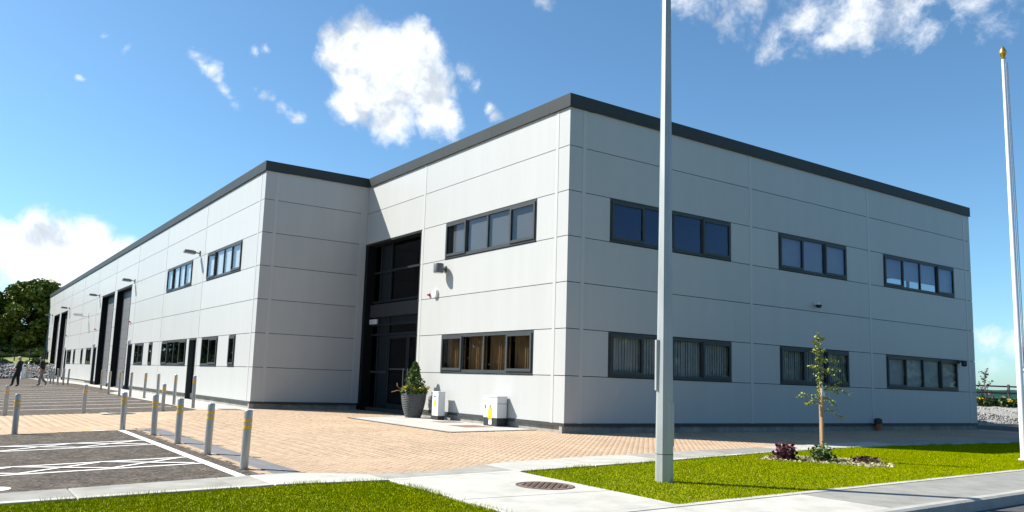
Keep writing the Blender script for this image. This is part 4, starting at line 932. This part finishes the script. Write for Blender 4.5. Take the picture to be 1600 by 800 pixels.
for z0, L_, rise, side in br:
    base_ = Vector((-.02 - .02 * z0, 0, z0)); tip = base_ + Vector((rx * L_ - side * ry * .5, ry * L_ + side * rx * .5, rise)); mid = (base_ + tip) / 2 + Vector((0, 0, .10 * abs(L_)))
    tip.z -= .35 * abs(L_) if L_ > .3 else 0
    bb.tube([base_, mid, tip], [.007, .005, .002], 5)
    for k in range(int(16 + 100 * abs(L_))):
        q = rnd.random() ** .6; p_ = base_.lerp(mid, q * 2) if q < .5 else mid.lerp(tip, q * 2 - 1); pts.append((p_.x + NR.normal(0, .022), p_.y + NR.normal(0, .022), p_.z + NR.normal(0, .022)))
bb.build('branches', 'bark', t)
for k in range(380):
    z = rnd.uniform(1.05, 2.28); pts.append((-.01 - .03 * z + NR.normal(0, .035), NR.normal(0, .035), z))
foliage('leaves', pts, .029, 'leaf_pale', t)
# bedding plants under it
def bush(name, label, cat, x, y, r, h, n, size, m, stems=True, z=0.0, flowers=None):
    t = thing(name, label, cat, (x, y, z)); pts = []
    while len(pts) < n:
        q = Vector((rnd.uniform(-1, 1), rnd.uniform(-1, 1), rnd.uniform(0, 1)))
        if q.length < 1 and q.length > .35: 
            k = 1 + .25 * math.sin(q.x * 7 + q.y * 5); pts.append((q.x * r * k, q.y * r * k, q.z * h * k + .03))
    foliage('foliage', pts, size, m, t)
    st = MB()
    for k in range(7): a = k * .9; st.tube([(0, 0, -.03), (r * .4 * math.cos(a), r * .4 * math.sin(a), h * .5)], [.008, .004], 5)
    st.build('stems', 'bark', t)
    if flowers:
        for k in range(flowers): 
            a = rnd.uniform(0, 6.28); q = rnd.uniform(.3, .9) * r
            foliage('blossom', [(q * math.cos(a) + NR.normal(0, size * .5), q * math.sin(a) + NR.normal(0, size * .5), h * rnd.uniform(.75, 1.0)) for _ in range(8)], size * 1.0, 'flower', t)
    return t
bush('leafy_plant', 'dark purple leafy plant in the lawn bed beside the sapling', 'plant', -.05, -6.22, .19, .26, 230, .065, 'leaf_purple')
bush('shrub', 'small green variegated shrub at the foot of the sapling', 'shrub', .40, -6.62, .22, .26, 420, .04, 'leaf_shrub'); 
pts = []
V = []; n = 0
bedm = MB()
cps = []
while len(cps) < 1500:
    x, y = rnd.uniform(-.6, 1.4), rnd.uniform(-7.8, -5.7)
    if inpoly(x, y, BED): cps.append((x, y, .004 + rnd.random() * .012))
Vv, Ff = leaves(cps, .03, aspect=1.8); Vv[:, 2] = np.maximum(Vv[:, 2], .001)
o = numpy_mesh('bark_mulch', Vv, Ff, 'chips', None, 'stuff'); tag(o, 'pale wood chip mulch strewn around the sapling', 'mulch')
pts = [(1.05 + NR.normal(0, .12), -7.05 + NR.normal(0, .1), .01 + rnd.random() * .09) for _ in range(240)]
tt = thing('low_plant', 'low wiry plant on the mulch beside the sapling', 'plant', (0, 0, 0)); foliage('foliage', pts, .035, 'leaf_plum', tt)
mb = MB()
for k in range(9): mb.tube([(1.05, -7.05, -.01), (1.05 + NR.normal(0, .12), -7.05 + NR.normal(0, .1), .08)], .004, 4)
mb.build('stems', 'bark', tt)

# ------------------------------------------------------------------ bank, planting and fence beyond the office block
b0 = Vector((26.3, 2.05)); bd = Vector((.906, -.423)); bn = Vector((.423, .906))
def bank(name, label, o0, dirv, nrm, length, prof, m, res=.6, rough=.06):
    ns = int(length / res); V = []; k = len(prof)
    for i in range(ns + 1):
        s = -length / 2 + length * i / ns
        for j, (w, z) in enumerate(prof):
            q = o0 + dirv * s + nrm * (w + .15 * math.sin(s * .7 + j))
            V.append((q.x, q.y, z + (rough * (math.sin(s * 1.3 + j * 2.1) + math.sin(s * 3.1 + j)) + NR.normal(0, rough * .4)) * (1 if 0 < j < k - 1 else 0)))
    F = [(i * k + j, (i + 1) * k + j, (i + 1) * k + j + 1, i * k + j + 1) for i in range(ns) for j in range(k - 1)]
    return tag(MB().add(V, F).build(name, m, smooth=True), kind='structure')
bank('gravel_bank', '', b0, bd, bn, 46, [(0, -.05), (.25, .12), (1.0, .30), (2.0, .50), (3.2, .66), (4.2, .70), (9, .55), (30, -.6)], 'gravel')
def stones(name, label, o0, dirv, nrm, s0, s1, prof, n, size, m):
    ws = [p_[0] for p_ in prof]; zs_ = [p_[1] for p_ in prof]
    s = NR.uniform(s0, s1, n); w = NR.uniform(ws[0], ws[-1], n); z = np.interp(w, ws, zs_)
    X = o0.x + dirv.x * s + nrm.x * w; Y = o0.y + dirv.y * s + nrm.y * w
    sz = size * NR.uniform(.45, 1.3, n)
    oct_ = np.array([(1, 0, 0), (0, 1, 0), (-1, 0, 0), (0, -1, 0), (0, 0, .8), (0, 0, -.6)], float); fc = np.array([(0, 1, 4), (1, 2, 4), (2, 3, 4), (3, 0, 4), (1, 0, 5), (2, 1, 5), (3, 2, 5), (0, 3, 5)])
    V = oct_[None] * sz[:, None, None] * NR.uniform(.65, 1.3, (n, 6, 1)); a = NR.uniform(0, 6.28, n); c, si = np.cos(a)[:, None], np.sin(a)[:, None]
    V = np.stack([V[:, :, 0] * c - V[:, :, 1] * si + X[:, None], V[:, :, 0] * si + V[:, :, 1] * c + Y[:, None], V[:, :, 2] + z[:, None] + .02], 2)
    F = fc[None] + 6 * np.arange(n)[:, None, None]
    return tag(numpy_mesh(name, V.reshape(-1, 3), F.reshape(-1, 3), m, None, 'stuff'), label, 'stones')
stones('gravel_stones', 'pale grey gravel stones covering the bank behind the flag pole', b0, bd, bn, -5, 11, [(.1, .06), (1.0, .30), (2.0, .50), (3.2, .66), (4.2, .70)], 9000, .06, 'stone')
# kerb at its foot
tk = tag(link('kerb', None), 'pale kerb at the foot of the gravel bank', 'kerb')
for k in range(-14, 14):
    a = b0 + bd * (k * .915) - bn * .16; b = b0 + bd * (k * .915 + .907) - bn * .16; c_ = b + bn * .14; d_ = a + bn * .14
    MB().prism([tuple(a), tuple(b), tuple(c_), tuple(d_)], -.2, .09).build('kerbstone', 'concrete_pale', tk)
def onb(u_, w, z=0): q = b0 + bd * u_ + bn * w; return (q.x, q.y, z)
for i, (s, w, r, h, lb, fl) in enumerate(((2.85, 4.3, .40, .55, 'green shrub with yellow blossom at the foot of the plum sapling', 2), (3.4, 4.4, .33, .36, 'small dark green shrub on the bank between two flowering shrubs', 0), (4.0, 4.4, .44, .5, 'rounded green shrub with yellow blossom before the green netting', 1), (4.75, 4.5, .40, .46, 'green shrub with many yellow blossoms beside the flag pole line', 3), (5.7, 4.4, .55, .5, 'broad green shrub on the bank beyond the flag pole', 1))):
    bush('shrub', lb, 'shrub', *onb(s, w)[:2], r, h, 420, .11, 'leaf_shrub', z=.64, flowers=fl)
px_, py_, _ = onb(2.78, 4.1); t = thing('plum_sapling', 'thin purple leaved sapling beside the end of the office block', 'tree', (px_, py_, .62))
MB().tube([(0, 0, -.1), (.02, 0, .8), (-.05, .02, 1.5), (-.02, 0, 1.95)], [.03, .024, .014, .004], 7).build('trunk', 'bark', t)
pts = []; mb = MB()
for k in range(16):
    z = .30 + 1.45 * k / 15; a = rnd.uniform(0, 6.28); L_ = .15 + .35 * (1.9 - z) / 1.5 * rnd.uniform(.5, 1.2); tip = Vector((L_ * math.cos(a), L_ * math.sin(a), z + .22)); mb.tube([(0, 0, z), tuple(tip)], [.008, .003], 4)
    for j in range(13): q = rnd.uniform(.3, 1.1); pts.append((tip.x * q + NR.normal(0, .05), tip.y * q + NR.normal(0, .05), z + .22 * q + NR.normal(0, .05)))
mb.build('branches', 'bark', t); foliage('leaves', pts, .07, 'leaf_plum', t)
t = thing('fence', 'dark rail fence hung with green netting along the top of the gravel bank', 'fence')
for k in range(-9, 12):
    q = onb(k * 2.4 + 2.0, 7.2); MB().box(q[0] - .05, q[0] + .05, q[1] - .05, q[1] + .05, .2, 1.93).build('post', 'fence_dark', t)
A_, B_ = onb(-19.6, 7.28), onb(28.5, 7.28)
for z in (1.78, 1.42, 1.08): 
    p0, p1 = Vector(A_), Vector(B_); n_ = Vector((bn.x, bn.y, 0)) * .03
    MB().add([(p0.x, p0.y, z), (p1.x, p1.y, z), (p1.x + n_.x, p1.y + n_.y, z), (p0.x + n_.x, p0.y + n_.y, z), (p0.x, p0.y, z + .08), (p1.x, p1.y, z + .08), (p1.x + n_.x, p1.y + n_.y, z + .08), (p0.x + n_.x, p0.y + n_.y, z + .08)], [(0, 1, 2, 3), (4, 7, 6, 5), (0, 4, 5, 1), (1, 5, 6, 2), (2, 6, 7, 3), (3, 7, 4, 0)]).build('rail', 'fence_dark', t)
vs = []; ns = 160
for i in range(ns + 1):
    s = -19.4 + 47.8 * i / ns; sag = .05 * abs(math.sin(s * 1.31)); q = onb(s, 7.36 + .03 * math.sin(s * 4.1)); vs += [(q[0], q[1], .45), (q[0], q[1], 1.66 - sag)]
MB().add(vs, [(2 * i, 2 * i + 2, 2 * i + 3, 2 * i + 1) for i in range(ns)]).build('netting', 'netting', t, fix=False)

# ------------------------------------------------------------------ rock bank, grass slope, fence and trees beyond the car park
o2 = Vector((-15, 67.2)); d2 = Vector((1, 0)); n2 = Vector((0, 1))
bank('rock_bank', '', o2, d2, n2, 90, [(0, -.5), (.3, .1), (1.2, .6), (2.2, 1.05), (3.0, 1.18), (4.0, 1.15)], 'gravel')
stones('rock_pieces', 'grey broken rock facing the bank at the end of the car park', o2, d2, n2, -8, 18, [(0, -.05), (1.2, .62), (2.2, 1.05), (3.0, 1.2)], 5200, .15, 'rock')
bank('grass_slope', '', o2, d2, n2, 140, [(2.9, 1.1), (4.0, 1.22), (8, 1.7), (13, 2.25), (20, 2.5), (60, 2.4), (120, -.6)], 'bank_grass', res=1.5, rough=.07)
def tuft_row():
    pts = []
    for k in range(5000):
        s = NR.uniform(-7, 16); w = NR.uniform(2.6, 4.6); pts.append((o2.x + s, o2.y + w, 1.15 + NR.random() * .3 * (1 + math.sin(s * 2.1))))
    tag(numpy_mesh('rough_growth', *leaves(pts, .22), 'leaf_shrub', None, 'stuff'), 'rough dark weeds along the top of the rock bank', 'undergrowth')
    pts = []
    for k in range(9000):
        s = NR.uniform(-9, 18); w = NR.uniform(10, 15.5); pts.append((o2.x + s, o2.y + w, 1.95 + (w - 10) * .07 + NR.random() * .75 * max(0, .6 + .6 * math.sin(s * 1.1 + 2))))
    tag(numpy_mesh('brambles', *leaves(pts, .3), 'leaf_pale', None, 'stuff'), 'light green brambles under the trees behind the rock bank', 'undergrowth')
tuft_row()
t = thing('fence', 'thin dark post and wire fence on the grass slope under the trees', 'fence')
for k in range(-4, 8):
    x = -11.9 + k * 1.25; MB().box(x - .05, x + .05, 73.0, 73.1, 1.2, 2.75).build('post', 'fence_dark', t)
for z in (1.7, 2.1, 2.6): MB().tube([(-17, 73.05, z), (-2.5, 73.05, z)], .008, 5).build('wire', 'lamp_grey', t)
def tree(x, y, z, h, r, n, label, seed):
    rr = random.Random(seed); t = thing('broadleaf_tree', label, 'tree', (x, y, z), group='trees behind the car park')
    th = h * .30; tr = MB(); tr.tube([(0, 0, -.3), (.05, 0, th * .5), (.1, .05, th), (.1, .1, h * .6), (0, 0, h * .85)], [.32, .26, .22, .13, .04], 10)
    cl = []
    for k in range(80):
        a = rr.uniform(0, 6.283); q = rr.random(); zz = h * (.05 + .9 * q); rad = r * math.sin(math.pi * min(1, .25 + .69 * q)) ** .7 * rr.uniform(.45, 1.0)
        c = Vector((rad * math.cos(a), rad * math.sin(a), zz)); cl.append((c, rr.uniform(.20, .34) * r))
        if k % 2 == 0: tr.tube([(.08, .05, max(th * .7, zz * .55)), tuple(c * .5 + Vector((0, 0, zz * .42))), tuple(c)], [.10, .06, .02], 5)
    tr.build('trunk', 'bark', t, smooth=True)
    P_ = []
    per = n // len(cl)
    for c, s in cl:
        g = NR.normal(0, 1, (per, 3)); g /= np.linalg.norm(g, axis=1)[:, None]; g *= (NR.random((per, 1)) ** .45) * s * np.array([1.15, 1.15, .8]); P_.append(g + np.array(c))
    P_ = np.concatenate(P_); V, F = leaves(P_, .25); numpy_mesh('crown', V, F, 'leaf', t)
tree(-5.0, 82.5, 2.0, 7.9, 3.7, 34000, 'tall dense broadleaf tree rising behind the far end of the wing', 3)
tree(-10.2, 84, 2.0, 6.7, 4.2, 30000, 'lower rounded broadleaf tree next to the tall one at the wing end', 5)
tree(-18.5, 84, 2.2, 8.2, 4.6, 9000, 'broadleaf tree further along the slope past the rounded tree', 8)
tree(-28, 86, 2.2, 9.0, 5.0, 8000, 'broad old tree on the slope well clear of the wing', 9)
tree(-40, 88, 2.2, 8.0, 4.6, 7000, 'end tree of the row on the grass slope', 12)
tree(2.5, 88, 2.2, 6.5, 4.0, 6000, 'tree hidden mostly behind the far end of the wing', 14)

def belt(name, label, a, b, h, n):
    a, b = Vector(a), Vector(b); s = NR.random(n); top = h * (.72 + .28 * np.abs(np.sin(s * 37) * np.sin(s * 91 + 1)))
    z = top * NR.random(n) ** .8 - .5; w = NR.normal(0, 2.2, n); d = (b - a).normalized(); P_ = np.stack([a.x + (b.x - a.x) * s - d.y * w, a.y + (b.y - a.y) * s + d.x * w, z], 1)
    tag(numpy_mesh(name, *leaves(P_, .7), 'leaf_shrub', None, 'stuff'), label, 'trees')
belt('unseen_tree_belt', 'unseen belt of trees added across the road to cut low sky light', (-70, -62), (130, -48), 10, 42000)  # added out of view, hides bright low sky from windows and shaded wall
belt('unseen_tree_belt', 'unseen belt of trees added at the far corner to block reflected sky', (-66, 80), (-22, 104), 11, 16000)  # added out of view so low sky is not mirrored in the office window
belt('unseen_tree_belt', 'dense belt of trees along the open side of the car park', (-72, -30), (-60, 84), 10, 30000)
# ------------------------------------------------------------------ people
def person(name, label, loc, heading, joints, hair_m, top_m, leg_m, hair_cap, held=None):
    """joints: local frame, +x = facing direction, z up; one skinned surface, coloured by garment"""
    J, edges, rad = joints
    t = thing(name, label, 'person', loc, heading)
    me = bpy.data.meshes.new('body'); names = list(J); me.from_pydata([J[k] for k in names], [(names.index(a), names.index(b)) for a, b in edges], [])
    tmp = bpy.data.objects.new('tmp', me); COL.objects.link(tmp)
    md = tmp.modifiers.new('skin', 'SKIN'); md.use_smooth_shade = True
    for i, k in enumerate(names):
        r_ = rad[k]; r_ = r_ if isinstance(r_, tuple) else (r_, r_)
        me.skin_vertices[0].data[i].radius = r_; me.skin_vertices[0].data[i].use_root = (k == 'pelvis')
    ss = tmp.modifiers.new('sub', 'SUBSURF'); ss.levels = 2; ss.render_levels = 2
    dg = bpy.context.evaluated_depsgraph_get(); m2 = bpy.data.meshes.new_from_object(tmp.evaluated_get(dg)); bpy.data.objects.remove(tmp)
    bm = bmesh.new(); bm.from_mesh(m2)
    # fingers, thumb, nose and ears grow out of the same surface object
    fg = MB()
    for s_ in ('L', 'R'):
        w_, h_ = Vector(J['wrist' + s_]), Vector(J['hand' + s_]); d = (h_ - w_).normalized(); sd_ = Vector((0, 1, 0)) if s_ == 'L' else Vector((0, -1, 0)); fr = Vector((1, 0, 0)); fr = (fr - d * fr.dot(d)).normalized(); 
        for k in range(4):
            b_ = h_ + fr * (.027 - .018 * k) + d * .02; L_ = (.075, .085, .08, .062)[k]
            fg.tube([b_ - d * .03, b_ + d * L_ * .5, b_ + d * L_ * .85 - sd_ * .022, b_ + d * L_ * .9 - sd_ * .04], [.010, .009, .008, .006], 6)
        b_ = w_.lerp(h_, .6); fg.tube([b_, b_ + fr * .045 + d * .02, b_ + fr * .05 + d * .06 - sd_ * .015], [.012, .010, .008], 6)
    hd = Vector(J['head']); ax = (Vector(J['crown']) - Vector(J['neck'])).normalized(); f_ = (Vector((1, 0, 0)) - ax * ax.x).normalized(); sd2 = ax.cross(f_)
    fg.tube([hd + f_ * .085 + ax * .03, hd + f_ * .115 - ax * .005, hd + f_ * .09 - ax * .02], [.010, .014, .008], 6)
    for s_ in (1, -1): fg.tube([hd + sd2 * s_ * .075 - ax * .03, hd + sd2 * s_ * .092, hd + sd2 * s_ * .085 + ax * .03], [.008, .016, .01], 6)
    fm_ = fg.mesh('f', 'skin'); bm.from_mesh(fm_)
    me3 = bpy.data.meshes.new('body'); bm.to_mesh(me3); bm.free()
    me3.materials.clear()
    for m_ in ('skin', top_m, leg_m, 'black_plastic'): me3.materials.append(MATS[m_])
    zn = J['neck'][2] + .015; zw = J['pelvis'][2] + .06
    hands = [Vector(J['hand' + s_]) for s_ in 'LR']; wr = [Vector(J['wrist' + s_]) for s_ in 'LR']; el = [Vector(J['elbow' + s_]) for s_ in 'LR']
    for p_ in me3.polygons:
        c = p_.center; p_.use_smooth = True; i = 1 if c.z > zw else 2
        for h_, w_, e_ in zip(hands, wr, el):
            q, f2 = intersect_point_line(c, e_, w_)
            if (c - h_).length < .13 and (c - w_).length < .2: i = 0
            elif (c - q).length < .065 and 0 < f2 < 1.2: i = 0 if f2 > .35 else 1
        if c.z > zn: i = 0
        if c.z < .085: i = 3
        p_.material_index = i
    link('body', me3, t)
    # hair: a cap over the skull
    mb = MB(); n = 14; rows = 7; vs = []
    for j in range(rows):
        th_ = j / (rows - 1) * hair_cap
        for k in range(n):
            a = 2 * math.pi * k / n; back = .35 * max(0, -math.cos(a)); tt_ = th_ * (1 + back)
            v = ax * math.cos(tt_) * .128 + (f_ * math.cos(a) * .108 + sd2 * math.sin(a) * .090) * math.sin(tt_)
            vs.append(tuple(hd + ax * .015 + v))
    mb.add(vs, [(j * n + k, j * n + (k + 1) % n, (j + 1) * n + (k + 1) % n, (j + 1) * n + k) for j in range(rows - 1) for k in range(n)]); mb.build('hair', hair_m, t, smooth=True)
    return t
E_ = [('pelvis', 'waist'), ('waist', 'chest'), ('chest', 'neck'), ('neck', 'head'), ('head', 'crown')]
for s_ in 'LR': E_ += [('chest', 'shoulder' + s_), ('shoulder' + s_, 'elbow' + s_), ('elbow' + s_, 'wrist' + s_), ('wrist' + s_, 'hand' + s_), ('pelvis', 'hip' + s_), ('hip' + s_, 'knee' + s_), ('knee' + s_, 'ankle' + s_), ('ankle' + s_, 'toe' + s_)]
RAD = dict(pelvis=(.185, .15), waist=(.19, .15), chest=(.21, .16), neck=.065, head=(.09, .11), crown=(.065, .075))
for s_ in 'LR': RAD.update({'shoulder' + s_: .09, 'elbow' + s_: .062, 'wrist' + s_: .036, 'hand' + s_: (.042, .024), 'hip' + s_: .13, 'knee' + s_: .09, 'ankle' + s_: .066, 'toe' + s_: (.045, .03)})
def pose(**k):
    J = dict(pelvis=(0, 0, .93), waist=(0, 0, 1.10), chest=(0, 0, 1.36), neck=(.01, 0, 1.52), head=(.03, 0, 1.64), crown=(.03, 0, 1.73))
    for s_, g in (('L', 1), ('R', -1)): J.update({'shoulder' + s_: (0, g * .19, 1.42), 'elbow' + s_: (-.02, g * .25, 1.13), 'wrist' + s_: (.05, g * .26, .88), 'hand' + s_: (.08, g * .26, .79), 'hip' + s_: (0, g * .10, .88), 'knee' + s_: (.03, g * .11, .49), 'ankle' + s_: (0, g * .12, .09), 'toe' + s_: (.17, g * .13, .035)})
    J.update(k); return J
HD = math.atan2(-RT.y, -RT.x)
# leaning back, forearms forward, dark clothes
p1 = pose(waist=(-.05, 0, 1.10), chest=(-.08, 0, 1.36), neck=(-.07, 0, 1.52), head=(-.03, 0, 1.64), crown=(-.02, 0, 1.73), shoulderL=(-.08, .19, 1.43), shoulderR=(-.08, -.19, 1.43), elbowL=(-.02, .26, 1.16), wristL=(.20, .20, 1.04), handL=(.29, .17, 1.02), elbowR=(-.02, -.26, 1.15), wristR=(.22, -.16, 1.00), handR=(.31, -.13, .98),
          kneeL=(.16, .11, .52), ankleL=(.22, .12, .10), toeL=(.38, .13, .035), kneeR=(.02, -.11, .49), ankleR=(-.03, -.12, .09), toeR=(.14, -.13, .035))
person('person', 'person in black shirt and black trousers with fair hair, arms held forward', (-8.72, 40.2, gz(-8.72, 40.2)), HD + .15, (p1, E_, RAD), 'hair_fair', 'cloth_black', 'cloth_black', 1.35)
# walking, looking down, khaki trousers
p2 = pose(waist=(.01, 0, 1.10), chest=(.03, 0, 1.36), neck=(.06, 0, 1.51), head=(.13, 0, 1.60), crown=(.15, 0, 1.69), shoulderL=(.03, .19, 1.42), shoulderR=(.03, -.19, 1.42), elbowL=(-.06, .25, 1.14), wristL=(.02, .24, .90), handL=(.06, .24, .81), elbowR=(.02, -.26, 1.15), wristR=(.20, -.22, .96), handR=(.28, -.2, .90),
          kneeL=(-.02, .11, .50), ankleL=(-.34, .12, .20), toeL=(-.26, .13, .06), kneeR=(.16, -.11, .50), ankleR=(.17, -.12, .09), toeR=(.34, -.13, .035))
t2 = person('person', 'person in black shirt and khaki trousers walking with head bowed', (-7.42, 40.6, gz(-7.42, 40.6)), HD + .1, (p2, E_, RAD), 'hair_dark', 'cloth_black', 'cloth_khaki', 1.55)
wb = t2.location; ca, sa = math.cos(HD + .1), math.sin(HD + .1)
pp = [(.27, -.26, .93), (.42, -.24, .90), (.47, -.22, .62), (.31, -.25, .60)]
pp = pp + [(x, y - .012, z) for x, y, z in pp]
pq = [(wb.x + x * ca - y * sa, wb.y + x * sa + y * ca, wb.z + z) for x, y, z in pp]
tag(MB().add(pq, [(0, 1, 2, 3), (7, 6, 5, 4), (0, 4, 5, 1), (1, 5, 6, 2), (2, 6, 7, 3), (3, 7, 4, 0)]).build('paper_sheaf', 'paper'), 'white sheaf of papers held by the walking person', 'papers')
